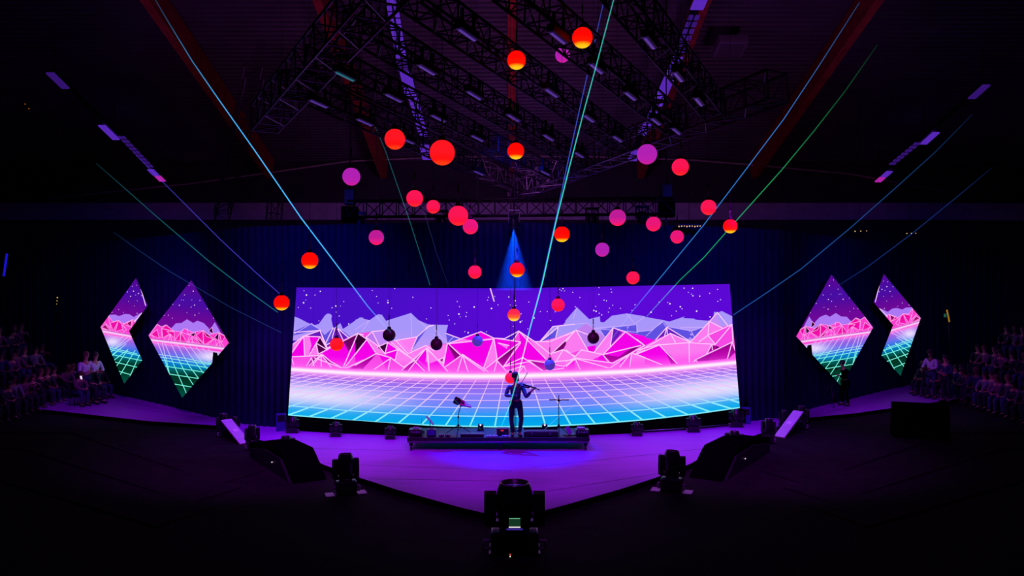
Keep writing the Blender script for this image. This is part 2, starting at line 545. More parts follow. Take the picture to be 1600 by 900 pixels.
stars = {1: '168,80,1 190,118,2 312,85,1.5 265,118,1 165,186,2 185,162,.7 118,228,1 228,232,1 415,230,1.3 448,215,2 518,176,1 453,268,1 478,303,1 300,345,1 562,372,1.5 490,215,.7',
         2: '150,78,1 188,131,1.2 287,166,1.2 288,185,2 320,234,1.2 507,138,1.2 347,62,1 666,232,1.2 627,328,1 202,188,.7 45,130,.7',
         3: '47,231,1.2 278,176,1 298,220,1 293,285,2 427,223,2 579,236,2 355,306,1.3 360,272,1 198,298,1 207,338,1 256,371,1 374,449,2 344,440,1 545,163,1 553,138,1 637,205,1 536,441,1 608,131,.8 305,310,.7',
         4: '113,135,1.5 168,168,2 127,206,1 174,210,1 149,219,1 221,283,1.2 214,355,2.2 228,345,1 288,179,1.2 336,320,1.5 478,342,1.5 450,263,1 390,263,1 280,415,1 151,393,1 560,68,1 588,62,1.4 575,80,1 602,82,1 520,265,1 18,205,.8',
         5: '56,95,1.3 118,140,1 286,113,1.3 392,66,1 397,93,1.2 331,163,1.3 353,169,1.2 257,218,1 78,222,1.3 240,254,2 261,261,2 289,278,1.2 310,293,1.4 378,233,1.2 407,208,1 369,268,1 475,235,1 603,203,1.2 577,254,1 286,53,1',
         6: '125,269,2 291,195,2 272,183,1 196,180,1 382,221,2 397,239,1.3 346,260,1.2 416,58,1.3 491,59,1.5 453,95,1 480,110,1 493,125,1.5 553,128,1.5 640,103,1.2 710,68,1.2 736,159,1.2 712,174,1.2 526,260,2.2 643,310,1.6 306,300,1'}
A.layer = 0.001
for k, s in stars.items():
    for q in s.split():
        x, y, r = (float(v) for v in q.split(','))
        p = S(k, x, y)[0]
        A.layer = 0.001
        A.dot(p[0], p[1], .3 + .46 * r, (235, 200, 255) if r < 1.4 else (255, 240, 240))
A.line(S(3, 568, 58, 602, 172), (255, 205, 245), 1.7)
A.line([(490, 448), (489, 520)], (52, 8, 150), .6)
A.line([(522, 448), (521, 508)], (52, 8, 150), .5)
for x in (611, 684, 746, 860, 922, 1040): A.line([(x, 448), (x, 522)], (66, 8, 172), .5)
far = [
    (LAV, 1, 75, 303, 130, 325, 200, 362, 310, 425, 310, 500, 60, 520), (LAV2, 1, 70, 442, 235, 368, 310, 422, 180, 450, 65, 475),
    (LAV, 1, 200, 362, 255, 385, 300, 372, 355, 295, 375, 281, 400, 284, 414, 300, 408, 330, 425, 405, 350, 470, 310, 425),
    (LAV, 1, 428, 412, 488, 365, 512, 418, 640, 520, 430, 520), (LAV, 1, 510, 418, 660, 315, 690, 318, 690, 520, 560, 500),
    (LAV, 2, 0, 338, 45, 318, 125, 340, 200, 287, 235, 292, 270, 345, 490, 276, 560, 342, 640, 375, 690, 382, 690, 600, 0, 580),
    (LAV, 3, -5, 368, 25, 378, 197, 382, 178, 455, 300, 500, 200, 560, 0, 600), (LAV2, 3, 178, 455, 300, 500, 195, 545),
    (LAV, 4, 380, 525, 500, 395, 585, 385, 685, 265, 685, 460, 560, 490, 400, 530), (LAV2, 4, 392, 525, 500, 440, 545, 400, 525, 495, 440, 525),
    (LAV, 5, -10, 345, 92, 226, 200, 330, 293, 306, 298, 355, 330, 358, 400, 300, 530, 280, 690, 305, 690, 500, 300, 560, 0, 470),
    (LAV2, 5, 300, 420, 620, 380, 690, 400, 690, 500, 350, 500),
    (LAV, 6, -10, 296, 240, 340, 285, 352, 420, 307, 408, 322, 500, 325, 520, 336, 635, 345, 660, 480, 470, 530, 160, 512, 0, 480),
    (LAV2, 6, 0, 445, 120, 430, 235, 352, 270, 395, 480, 435, 590, 400, 520, 500, 160, 512, 0, 480),
    (LAV, 6, 640, 350, 675, 300, 680, 264, 715, 274, 745, 258, 838, 305, 838, 385, 700, 430)]
for f in far: A.poly(S(f[1], *f[2:]), f[0])
farl = [(1, 65, 470, 235, 368, 315, 425), (2, 490, 277, 497, 480), (2, 0, 420, 125, 340, 60, 440), (2, 560, 342, 620, 400), (3, 50, 385, 75, 480), (3, 50, 385, 190, 545), (3, 245, 485, 190, 545),
        (4, 500, 395, 590, 386), (5, 0, 380, 175, 365, 340, 485), (5, 230, 410, 620, 378), (5, 240, 412, 620, 445), (5, 620, 380, 625, 450), (5, 92, 226, 60, 330), (5, 530, 280, 600, 370, 690, 310),
        (6, 0, 440, 125, 430, 235, 350), (6, 80, 480, 220, 350), (6, 235, 365, 260, 400), (6, 270, 395, 480, 435, 585, 400), (6, 480, 435, 510, 500), (6, 380, 405, 590, 400), (6, 0, 380, 10, 440)]
for l in farl: A.line(S(l[0], *l[1:]), FLINE, .9)
near = [
    (PINM, 1, 30, 800, 40, 655, 60, 558, 160, 482, 310, 428, 330, 470, 345, 560, 400, 580, 510, 510, 640, 455, 690, 470, 690, 800),
    (PINM, 2, 0, 800, 0, 465, 25, 455, 150, 440, 290, 430, 310, 530, 545, 485, 620, 560, 690, 575, 690, 820, 0, 820),
    (PINM, 3, 0, 560, 190, 545, 485, 440, 600, 497, 680, 505, 690, 830, 0, 830), (PINM, 4, -5, 500, 75, 515, 200, 432, 340, 525, 470, 527, 690, 440, 690, 830, -5, 830),
    (PINM, 5, -5, 470, 85, 425, 245, 600, 410, 405, 520, 440, 690, 480, 690, 815, -5, 830), (PINM, 6, -5, 500, 160, 512, 295, 455, 470, 530, 635, 355, 700, 275, 740, 400, 838, 375, 880, 600, 880, 740, -5, 800),
    # strip 1
    (MAG, 1, 50, 655, 165, 490, 175, 660), (PINK, 1, 40, 665, 60, 560, 160, 480), (PINK, 1, 165, 480, 215, 480, 235, 560, 205, 655, 175, 660), (MAG, 1, 215, 480, 310, 485, 225, 640, 205, 655, 235, 560),
    (PURP, 1, 200, 475, 310, 430, 335, 500, 310, 485), (DARK, 1, 310, 485, 370, 597, 275, 540), (DARK, 1, 275, 540, 370, 598, 292, 637), (PINK, 1, 275, 545, 290, 640, 210, 655),
    (LAV2, 1, 310, 428, 350, 470, 425, 405, 415, 500, 365, 580), (PURP, 1, 440, 408, 465, 408, 560, 490, 510, 512, 400, 575, 365, 585), (LAV2, 1, 470, 418, 520, 440, 572, 482, 550, 496),
    (MAG, 1, 320, 640, 400, 580, 510, 512, 590, 560, 520, 762, 400, 700), (DARK, 1, 640, 455, 512, 520, 560, 610), (DMAG, 1, 560, 600, 512, 520, 640, 455, 585, 590), (MAG, 1, 640, 455, 690, 465, 690, 580, 520, 762),
    (DMAG, 1, 530, 788, 690, 690, 690, 800), (DMAG, 1, 235, 672, 180, 762, 200, 765, 320, 645), (DMAG, 1, 330, 645, 380, 720, 520, 765, 400, 700), (DMAG, 1, 235, 740, 250, 715, 262, 765),
    # strip 2
    (DARK, 2, 0, 470, 25, 455, 100, 505, 0, 640), (MAG, 2, 100, 510, 185, 630, 0, 725, 0, 640), ((190, 120, 240), 2, 95, 490, 150, 440, 210, 562), ((192, 135, 246), 2, 150, 440, 240, 430, 290, 530, 210, 562),
    (PINK, 2, 95, 490, 210, 570, 265, 637, 185, 630), (DARK, 2, 195, 577, 282, 538, 262, 632), (MAG, 2, 285, 533, 370, 592, 262, 632), (PINK, 2, 308, 530, 545, 485, 490, 610, 460, 632, 375, 592),
    (LAV2, 2, 545, 487, 640, 400, 490, 612), (LAV, 2, 640, 400, 690, 380, 690, 575, 620, 562, 490, 612), (PINK, 2, 375, 595, 515, 690, 425, 750, 350, 690), (MAG, 2, 262, 637, 372, 600, 350, 688),
    (DMAG, 2, -5, 742, 185, 640, 40, 795, -5, 795), (MAG, 2, 205, 640, 310, 670, 280, 800, 260, 740), (PINK, 2, 460, 635, 620, 560, 690, 590, 520, 690), (DMAG, 2, 385, 802, 525, 690, 605, 608, 450, 806),
    (MAG, 2, 450, 806, 560, 672, 625, 582, 640, 812), (MAG, 2, 625, 582, 690, 640, 690, 820, 650, 818),
    # strip 3
    (PINK, 3, 0, 562, 190, 552, 160, 742, 15, 585), (MAG, 3, -5, 722, 115, 690, 208, 808, -5, 818), (PINK, 3, 15, 590, 115, 690, 30, 722, 0, 700), (DMAG, 3, 112, 690, 162, 662, 150, 722),
    (DMAG, 3, 190, 545, 205, 545, 305, 648, 262, 690), (MAG, 3, 190, 545, 262, 690, 160, 748), (MAG, 3, 205, 548, 600, 500, 510, 757, 325, 640), (PINK, 3, 200, 542, 485, 440, 600, 495, 420, 520), (MAG, 3, 330, 505, 485, 442, 592, 493, 420, 518),
    (PINK, 3, 600, 500, 630, 685, 512, 762), (MAG, 3, 605, 502, 690, 508, 690, 645, 630, 685), (DMAG, 3, 632, 686, 690, 640, 690, 752), (PINK, 3, 325, 640, 500, 755, 570, 806, 440, 740),
    # strip 4
    (MAG, 4, -5, 500, 213, 532, 10, 682), (PINK, 4, 20, 540, 110, 560, 95, 590, 20, 545), (DMAG, 4, 8, 685, 182, 558, 62, 745), ((75, 15, 200), 4, 75, 505, 195, 442, 155, 515),
    (MAG, 4, 200, 440, 275, 495, 440, 690, 300, 690, 232, 665, 68, 748, 215, 540), (PINK, 4, 275, 490, 340, 527, 470, 530, 480, 642, 445, 685), (PINK, 4, 380, 530, 530, 492, 690, 432, 690, 600, 480, 642),
    (DMAG, 4, 500, 628, 660, 470, 590, 597), (PINK, 4, 480, 642, 590, 600, 690, 645, 690, 690, 520, 717), (DMAG, 4, 285, 690, 430, 710, 520, 750, 410, 787), (MAG, 4, 60, 747, 235, 670, 290, 710, 240, 740, 90, 782),
    (MAG, 4, 410, 787, 600, 742, 690, 682, 690, 792), (PINK, 4, 520, 715, 690, 690, 600, 740),
    # strip 5
    (PINK, 5, -5, 475, 85, 425, 190, 607, 130, 600, 0, 645), (DMAG, 5, -5, 545, -5, 505, 45, 458), ((192, 125, 240), 5, 85, 427, 175, 367, 350, 492, 245, 618, 190, 605), (MAG, 5, 182, 572, 262, 560, 245, 618, 190, 605),
    (PINK, 5, 410, 405, 385, 572, 312, 642, 245, 620), (PURP, 5, 411, 408, 492, 446, 386, 567), (MAG, 5, 515, 442, 652, 562, 328, 637), (MAG, 5, 520, 445, 690, 480, 690, 560, 652, 562),
    (DMAG, 5, 325, 642, 652, 565, 540, 640, 395, 712), (MAG, 5, 325, 642, 560, 590, 460, 660), (MAG, 5, 230, 687, 320, 645, 368, 707), (PINK, 5, 130, 602, 318, 640, 230, 687, 78, 672), (MAG, 5, -5, 752, 70, 690, 60, 782, -5, 790),
    (PINK, 5, 405, 715, 575, 630, 470, 752, 378, 760), (MAG, 5, 450, 702, 532, 660, 480, 722), (MAG, 5, 620, 637, 690, 605, 690, 655), (PINK, 5, 570, 628, 690, 665, 690, 750, 555, 752),
    # strip 6
    (MAG, 6, -5, 470, 160, 514, 70, 562, -5, 508), (PINK, 6, 75, 562, 295, 455, 470, 532, 200, 556), (PURP, 6, 160, 512, 265, 402, 295, 455), (PURP, 6, 265, 402, 470, 527, 300, 455), (PINK, 6, 200, 556, 460, 537, 460, 727, 380, 747),
    (MAG, 6, 10, 637, 200, 560, 290, 640, 375, 747, 230, 742), (DMAG, 6, 262, 640, 290, 640, 375, 747, 300, 720), (PINK, 6, 460, 537, 660, 552, 610, 642, 465, 727), (PINK, 6, 470, 532, 635, 355, 700, 276, 745, 407, 625, 472, 545, 530),
    ((200, 140, 246), 6, 640, 352, 700, 276, 745, 407), (PINK, 6, 545, 532, 625, 472, 690, 552), (PINM, 6, 625, 472, 835, 377, 845, 527, 725, 582, 690, 552), (DMAG, 6, 660, 557, 725, 582, 620, 624), (DARK, 6, 690, 562, 732, 576, 700, 588),
    (DMAG, 6, 515, 690, 840, 532, 800, 702, 560, 722), (DARK, 6, 515, 688, 660, 622, 640, 690, 545, 700), (DARK, 6, 830, 545, 866, 620, 800, 690), (PINK, 6, 480, 722, 512, 690, 560, 727)]
for f in near: A.poly(S(f[1], *f[2:]), f[0])
nl = [(1, 60, 560, 160, 482, 310, 430), (1, 65, 448, 310, 429), (1, 42, 655, 160, 485), (1, 165, 480, 175, 660), (1, 160, 480, 310, 485), (1, 310, 485, 210, 655), (1, 310, 485, 375, 600), (1, 275, 540, 370, 598),
      (1, 275, 540, 295, 640), (1, 50, 662, 300, 650), (1, 58, 670, 90, 762), (1, 290, 640, 640, 456, 690, 468), (1, 235, 670, 180, 760), (1, 320, 640, 190, 760), (1, 320, 645, 230, 750), (1, 320, 640, 320, 770),
      (1, 320, 640, 410, 755), (1, 235, 672, 262, 760), (1, 260, 670, 520, 765), (1, 330, 640, 400, 700, 520, 768), (1, 640, 460, 510, 760), (1, 690, 545, 520, 765), (1, 520, 770, 690, 690), (1, 310, 430, 375, 590), (1, 440, 410, 415, 500),
      (1, 425, 405, 355, 550), (1, 465, 415, 510, 510), (1, 470, 415, 560, 490), (1, 310, 430, 355, 560, 400, 540), (1, 375, 585, 440, 545),
      (2, 0, 470, 25, 455), (2, 25, 455, 100, 505, 185, 632, 0, 735), (2, 100, 510, 0, 642), (2, 95, 490, 210, 572, 265, 638), (2, 95, 490, 150, 440, 240, 430, 290, 425), (2, 150, 440, 210, 562), (2, 195, 576, 285, 535, 375, 595, 520, 692),
      (2, 285, 535, 262, 632, 375, 598, 350, 690), (2, 185, 632, 310, 668, 425, 752), (2, 310, 670, 285, 802), (2, 310, 675, 120, 802), (2, 425, 752, 525, 690), (2, 345, 520, 545, 485, 645, 395, 690, 383), (2, 360, 520, 460, 630),
      (2, 310, 530, 515, 690, 635, 812), (2, 545, 485, 490, 610), (2, 460, 635, 620, 562, 690, 605), (2, 625, 582, 450, 806), (2, 600, 602, 385, 802), (2, 625, 582, 652, 815), (2, 640, 602, 690, 650),
      (3, 0, 412, 40, 385), (3, 178, 455, 300, 500), (3, 15, 585, 215, 815), (3, 15, 585, 35, 815), (3, 190, 547, 485, 440, 600, 497, 690, 502), (3, 190, 547, 600, 505), (3, 190, 547, 155, 742), (3, 205, 550, 310, 650),
      (3, 165, 755, 325, 640, 570, 806), (3, 325, 645, 275, 806), (3, 325, 645, 378, 806), (3, 600, 500, 510, 760), (3, 600, 500, 630, 690, 600, 800), (3, 690, 640, 515, 772), (3, 330, 655, 520, 792), (3, 112, 690, 160, 665, 150, 720), (3, 120, 690, 150, 715), (3, 165, 755, 215, 812),
      (4, 0, 498, 215, 530, 10, 685), (4, 75, 502, 200, 435, 440, 682), (4, 200, 435, 340, 527, 470, 528, 690, 438), (4, 215, 540, 65, 747), (4, 60, 747, 235, 668, 420, 787), (4, 0, 685, 95, 792), (4, 65, 747, 300, 702), (4, 235, 740, 90, 792),
      (4, 245, 740, 200, 802), (4, 245, 740, 266, 792), (4, 388, 526, 500, 395, 690, 374), (4, 385, 528, 547, 400, 525, 492), (4, 500, 440, 390, 528), (4, 480, 640, 690, 440), (4, 505, 627, 590, 597, 690, 655), (4, 590, 600, 520, 712),
      (4, 300, 692, 420, 710, 690, 688), (4, 600, 742, 690, 685), (4, 345, 530, 480, 640), (4, 200, 440, 150, 516), (4, 20, 540, 115, 562), (4, 430, 710, 600, 745), (4, 285, 690, 410, 787, 600, 760),
      (5, 0, 472, 85, 426, 190, 607), (5, 0, 602, 80, 672), (5, 85, 426, 200, 470), (5, 60, 445, -5, 530), (5, 245, 620, 410, 406, 385, 572), (5, 410, 406, 520, 441, 690, 565), (5, 0, 747, 130, 600, 320, 641, 520, 441), (5, 320, 641, 652, 562),
      (5, 320, 641, 370, 706), (5, 75, 672, 410, 716, 690, 560), (5, 75, 672, 132, 796), (5, 80, 676, 380, 762, 575, 626, 690, 668), (5, 575, 626, 555, 752), (5, 560, 632, 470, 752), (5, 600, 642, 690, 602), (5, 90, 670, -5, 700), (5, 78, 675, 0, 745),
      (6, 0, 622, 295, 455, 470, 532), (6, 295, 455, 340, 536), (6, 265, 400, 165, 512), (6, 265, 400, 470, 527), (6, 265, 400, 245, 475), (6, 265, 400, 268, 460), (6, 0, 637, 200, 556, 460, 536, 690, 552), (6, 200, 560, 380, 747),
      (6, 460, 536, 462, 727), (6, 470, 532, 635, 356, 710, 270), (6, 635, 356, 625, 472, 838, 375), (6, 632, 346, 757, 410), (6, 625, 472, 690, 552, 838, 375), (6, 836, 375, 845, 527), (6, 510, 690, 840, 531, 872, 622),
      (6, 835, 541, 790, 702), (6, 660, 552, 610, 642), (6, 660, 552, 665, 600), (6, 515, 690, 480, 722), (6, 515, 690, 562, 727), (6, 0, 642, 262, 747), (6, 0, 602, 200, 552), (6, 620, 476, 545, 531), (6, 710, 275, 800, 387), (6, 0, 508, 70, 562)]
for l in nl: A.line(S(l[0], *l[1:]), LINE, 1.5)
# the glow where the mountains meet the grid, laid over their feet
for i in range(146):
    x0 = 440 + 5 * i; x1 = x0 + 5.0
    L0 = A.layer
    for a, b in ((-7, -5.5), (-5.5, -4.2), (-4.2, -2.4), (-2.4, -.8), (-.8, .8), (.8, 2.4), (2.4, 4.2), (4.2, 6)):
        A.layer = L0
        A.poly([(x0, interp(HZ, x0) + a), (x1, interp(HZ, x1) + a), (x1, interp(HZ, x1) + b), (x0, interp(HZ, x0) + b)], 'gl', 20)
    A.layer = L0 + (0.0005 if i == 145 else 0)
# grid
def fl(x, v): return (x, interp(HZ, x) + v * (interp(BOT, x) - interp(HZ, x)))
for k in range(-19, 20):
    off = k * (40.5 - .4 * abs(k))
    b = 813 + off
    t = 808 + 21.7 * k * (1 - .006 * abs(k))
    pts = [fl(t + (b - t) * (v - .07) / .93, v) for v in (.07, .2, .4, .6, .8, 1.0)]
    A.line(pts[:3], 'fl', 1.2); A.line(pts[2:5], 'fl', 1.7); A.line(pts[4:], 'fl', 2.4)
for v, w in ((.10, .5), (.165, .8), (.245, .9), (.345, .9), (.475, 1.0), (.62, 1.1), (.787, 1.5), (.988, 2.0)):
    A.line([fl(x, v) for x in range(444, 1166, 20)], 'fl', w)
ms = thing('video_wall', 'wide curved video wall showing pink low-poly mountains over a glowing grid', 'screen', ((0, 22.9, 0)))
disp = A.build('display', ms)
disp.location = (0, -22.9, 0)
# cabinet behind the picture
mb = MB()
pts = []
N = 40
for i in range(N + 1):
    t = i / N
    top = (TOPL[0] + (TOPR[0] - TOPL[0]) * t)
    ty = 449.3 + (450.6 - 449.3) * min(1, t * 2) if t < .5 else 450.6 + (443.8 - 450.6) * (t - .5) * 2
    bx = 450 + (1156 - 450) * t
    by = interp(BOT, bx)
    Yt, Yb = wallY(top) + SCR_GAP + .006, wallY(bx) + SCR_GAP + .006
    pts.append([mb.bm.verts.new(U(top, ty, Yt)), mb.bm.verts.new(U(bx, by, Yb)), mb.bm.verts.new(U(bx, by, Yb) + Vector((0, .14, 0))), mb.bm.verts.new(U(top, ty, Yt) + Vector((0, .14, 0)))])
for a, b in zip(pts, pts[1:]):
    for j in range(4): mb.bm.faces.new((a[j], b[j], b[(j + 1) % 4], a[(j + 1) % 4]))
mb.bm.faces.new(pts[0]); mb.bm.faces.new(pts[-1][::-1])
mb.build('cabinet', BLACK, ms, (0, -22.9, 0))
# plinth the wall stands on
mb = MB(); pl = []
for i in range(37):
    px = 438 + (1172 - 438) * i / 36
    Y = wallY(px); X = (px - 800) / F * Y
    bY = interp(BOT, min(max(px, 450), 1156))
    zt = H - (bY - 450) / F * (Y + SCR_GAP) - .015
    d = Vector((X, Y, 0)).normalized() * .36
    pl.append([mb.bm.verts.new(v) for v in ((X, Y, 0), (X, Y, zt), (X + d.x, Y + d.y, zt), (X + d.x, Y + d.y, 0))])
for a, b in zip(pl, pl[1:]):
    for j in range(4): mb.bm.faces.new((a[j], b[j], b[(j + 1) % 4], a[(j + 1) % 4]))
mb.bm.faces.new(pl[0]); mb.bm.faces.new(pl[-1][::-1])
pt = thing('screen_plinth', 'long low black plinth carrying the wide video wall', 'plinth', (0, 22.9, 0))
mb.build('skirt', CLOTHK, pt, (0, -22.9, 0))
mb = MB(); mb.tube([ground(px, py, 0) + Vector((0, -.05, .1)) for px, py in ((1003, 678), (1060, 674.5), (1100, 671), (1146, 666.5))], .018, 6)
mb.build('rail', STEEL, pt, (0, -22.9, 0))
for s, px, pyt, pyb, txt in ((-1, 441, 646, 672, 'left'), (1, 1164, 637, 661, 'right')):
    p = ground(px, pyb); p.y -= .12
    r = thing('end_box', 'blue-lit dark box at the %s end of the screen plinth' % txt, 'box', p, -math.atan2(p.x, p.y))
    MB().box((0, 0, .27), (.30, .2, .54), bevel=.012).build('case', mat('blue_case', (44, 52, 130), .5, noise=.2, scale=9), r)  # blue light on the box is put into the case colour
    MB().box((0, -.105, .40), (.22, .012, .2), bevel=.003).build('vent_panel', BLACKM, r)

# ---- side screens
def solve_h(src, dst):
    rows = []
    for (x, y), (u, v) in zip(src, dst):
        rows.append([x, y, 1, 0, 0, 0, -u * x, -u * y, u]); rows.append([0, 0, 0, x, y, 1, -v * x, -v * y, v])
    n = 8
    for i in range(n):
        p = max(range(i, n), key=lambda r: abs(rows[r][i])); rows[i], rows[p] = rows[p], rows[i]
        for r in range(n):
            if r != i:
                f = rows[r][i] / rows[i][i]
                rows[r] = [a - f * b for a, b in zip(rows[r], rows[i])]
    h = [rows[i][8] / rows[i][i] for i in range(n)]
    return lambda x, y: ((h[0] * x + h[1] * y + h[2]) / (h[6] * x + h[7] * y + 1), (h[3] * x + h[4] * y + h[5]) / (h[6] * x + h[7] * y + 1))

SFLOOR = [(0, (255, 150, 245)), (.05, (215, 120, 240)), (.12, (150, 95, 225)), (.22, (110, 110, 238)), (.33, (30, 120, 225)), (.42, (0, 125, 190)), (.50, (0, 95, 95)), (.60, (0, 48, 34)), (.8, (0, 60, 42)), (1, (0, 84, 74))]
def side_shade(hz, white, bot):
    def sh(x, y, base):
        h = interp(hz, x); d = y - h
        if base is None or base == 'fl':
            if d < 0: c = mix((112, 8, 152), (88, 6, 148), sstep(-25, -70, d)); c = mix(c, (58, 18, 175), .55 * math.exp(-((d + 68) / 16) ** 2))
            else:
                v = d / (bot - h)
                c = stops(SFLOOR, v)
                w = math.exp(-(((x - white[0]) / white[2]) ** 2 + ((y - white[1]) / white[3]) ** 2))
                c = mix(c, (238, 225, 255), w)
            if base == 'fl': c = mix((215, 190, 255), (120, 248, 225), sstep(.15, .4, d / (bot - h)))
        else: c = base
        g = math.exp(-abs(d) / 3.2)
        c = mix(c, (255, 90, 225), g * .9)
        return mix(c, (255, 225, 250), math.exp(-(d / 1.5) ** 2))
    return sh

def side_screen(name, label, clips, outline, shade, org, sc, facets, lines, floor_lines, stars, warp=None, streaks=()):
    cx = sum(p[0] for p in outline) / len(outline)
    wp = warp or (lambda x, y: (x, y))
    T = lambda q: [(org[0] + q[i] / sc, org[1] + q[i + 1] / sc) for i in range(0, len(q), 2)]
    wx = [wp(x, y)[0] for x, y in outline]
    xa, xb = min(wx), max(wx)
    ia, ib = 1 / (wallY(xa) - .35), 1 / (wallY(xb) - .35)
    def flat(px):          # an upright flat panel a little ahead of the curtain
        return 1 / (ia + (ib - ia) * (px - xa) / (xb - xa)) - .25
    def place(x, y, layer):
        X, Yp = wp(x, y)
        return U(X, Yp, flat(X) - .006 - layer)
    a = Art(place, shade, clips)
    xs = [p[0] for p in outline]; ys = [p[1] for p in outline]
    y = min(ys) - 2
    while y < max(ys) + 2:
        x = min(xs) - 2
        while x < max(xs) + 2:
            a.layer = 0
            a.poly([(x, y), (x + 6, y), (x + 6, y + 2.5), (x, y + 2.5)], None, 9)
            x += 6
        y += 2.5
    for q in stars:
        a.layer = .001
        p = T(q[:2])[0]; a.dot(p[0], p[1], q[2] * .5, (240, 190, 255))
    for f in facets:
        a.poly(T(f[1:]), f[0], 6)
        if f[0] != LAVS: a.line(T(list(f[1:]) + list(f[1:3])), (255, 165, 240), .75)
    for l in lines: a.line(T(l), (255, 170, 242), 1.0)
    for k, l in enumerate(streaks): a.line(T(l), (250, 205, 250), 1.2)
    for l in floor_lines: a.line(T(l), 'fl', 1.15)
    # glow row over the mountain feet
    L0 = a.layer
    x = min(xs)
    while x < max(xs):
        for e in (-2.5, -1.2, 0, 1.2):
            a.layer = L0
            h0, h1 = interp(shade.hz, x), interp(shade.hz, x + 3)
            a.poly([(x, h0 + e), (x + 3, h1 + e), (x + 3, h1 + e + 1.3), (x, h0 + e + 1.3)], None, 9)
        x += 3
    base = U(*wp(cx, max(ys)), flat(wp(cx, max(ys))[0]))
    r = thing(name, label, 'screen', base)
    d = a.build('display', r); d.location = -base
    mb = MB()
    fr = [mb.bm.verts.new(U(*wp(x, y), flat(wp(x, y)[0]))) for x, y in outline]
    bk = [mb.bm.verts.new(v.co + Vector((v.co.x, v.co.y, 0)).normalized() * .12) for v in fr]
    n_ = len(fr)
    for k in range(n_): mb.bm.faces.new((fr[k], fr[(k + 1) % n_], bk[(k + 1) % n_], bk[k]))
    mb.bm.faces.new(fr[::-1]); mb.bm.faces.new(bk)
    mb.build('cabinet', BLACK, r, -base)
    return r
LAVS = (172, 120, 245)
PK, MG2, DM2, DK2 = (250, 60, 205), (240, 10, 165), (150, 0, 95), (50, 0, 50)

# inner diamonds (traced on the left one)
o5, s5 = (225, 430), 4.614
P5 = lambda *q: [(o5[0] + q[i] / s5, o5[1] + q[i + 1] / s5) for i in range(0, len(q), 2)]
outl = P5(340, 36, 612, 488, 533, 580, 528, 560, 498, 557, 492, 632, 275, 884, 30, 430)
dclips = [P5(340, 36, 612, 488, 560, 548, 40, 448, 30, 430), P5(40, 448, 560, 548, 528, 560), P5(560, 548, 533, 580, 528, 560), P5(40, 448, 498, 553, 492, 632, 275, 884)]
dhz = [(225, 430 + 462 / s5), (225 + 40 / s5, 430 + 465 / s5), (225 + 570 / s5, 430 + 528 / s5), (370, 430 + 540 / s5)]
dsh = side_shade(dhz, (225 + 485 / s5, 430 + 585 / s5, 26, 10), 430 + 884 / s5); dsh.hz = dhz
dfac = [(LAVS, 190, 392, 228, 348, 270, 345, 310, 318, 355, 345, 385, 328, 430, 345, 465, 380, 500, 460, 200, 470), (LAVS, 470, 440, 490, 372, 510, 338, 545, 400, 560, 440), (LAVS, 150, 440, 205, 372, 230, 440),
        (PK, 20, 480, 40, 430, 95, 353, 125, 372, 160, 358, 215, 402, 265, 408, 290, 385, 350, 412, 425, 398, 470, 430, 540, 412, 640, 470, 600, 560), (PK, 95, 355, 125, 372, 130, 450, 40, 430),
        (MG2, 45, 430, 95, 392, 110, 455), (MG2, 128, 385, 215, 405, 135, 452), (MG2, 160, 360, 215, 402, 128, 385), (MG2, 217, 408, 222, 465, 165, 405), (PK, 130, 470, 190, 425, 245, 480), (MG2, 215, 480, 265, 412, 312, 490), (PK, 265, 410, 330, 430, 312, 490),
        (DK2, 330, 432, 372, 410, 362, 442), (PK, 290, 385, 350, 410, 320, 430, 270, 410), (MG2, 375, 432, 425, 400, 500, 460, 440, 500), (DM2, 430, 400, 502, 460, 448, 440), (PK, 310, 495, 345, 445, 440, 505), (DM2, 440, 505, 370, 445, 400, 490),
        (DK2, 465, 402, 490, 375, 500, 425), (DK2, 508, 450, 540, 412, 535, 472), (MG2, 545, 420, 585, 440, 560, 485), (PK, 520, 510, 545, 470, 580, 520), (PK, 455, 500, 510, 460, 530, 520)]
dlin = [(60, 430, 75, 468), (190, 425, 200, 480), (190, 425, 175, 470), (265, 415, 260, 485), (345, 445, 350, 495), (425, 400, 430, 500), (310, 385, 320, 430), (545, 470, 550, 520)]
dfl = [(95, 478, 150, 610, 188, 735), (130, 482, 175, 670, 188, 735), (150, 490, 230, 680, 305, 850), (195, 495, 290, 690, 355, 790), (240, 500, 330, 660, 392, 742), (285, 505, 380, 640, 428, 706), (330, 512, 420, 630, 455, 675), (375, 520, 485, 640), (420, 525, 492, 600), (460, 530, 495, 560),
       (105, 570, 300, 600, 495, 640), (120, 590, 480, 645), (130, 612, 465, 668), (150, 655, 440, 700), (180, 712, 392, 745), (215, 784, 342, 806)]
dst = [(325, 75, 1.2), (355, 115, 2), (292, 142, 1.4), (403, 182, 1.4), (255, 217, 1.8), (208, 210, 1.2), (364, 216, 1.8), (285, 180, 1.1), (340, 230, 1.3), (367, 288, 1.8), (397, 274, 1), (177, 288, 1.3), (205, 310, 1.1), (145, 290, 1.1), (310, 270, 1), (345, 178, 1), (455, 243, 1.4), (270, 178, 1), (500, 310, 1.1)]
side_screen('diamond_screen', 'diamond-shaped screen with mountains and green grid, left of the wide video wall', dclips, outl, dsh, o5, s5, dfac, dlin, dfl, dst)
Hd = solve_h([outl[0], outl[1], outl[6], outl[7]], [(1299, 429.2), (1244.2, 525.6), (1314, 603), (1364.6, 511)])
side_screen('diamond_screen', 'diamond-shaped screen behind the camera operator, right of the wide video wall', dclips, outl, dsh, o5, s5, dfac, dlin, dfl, dst, Hd)

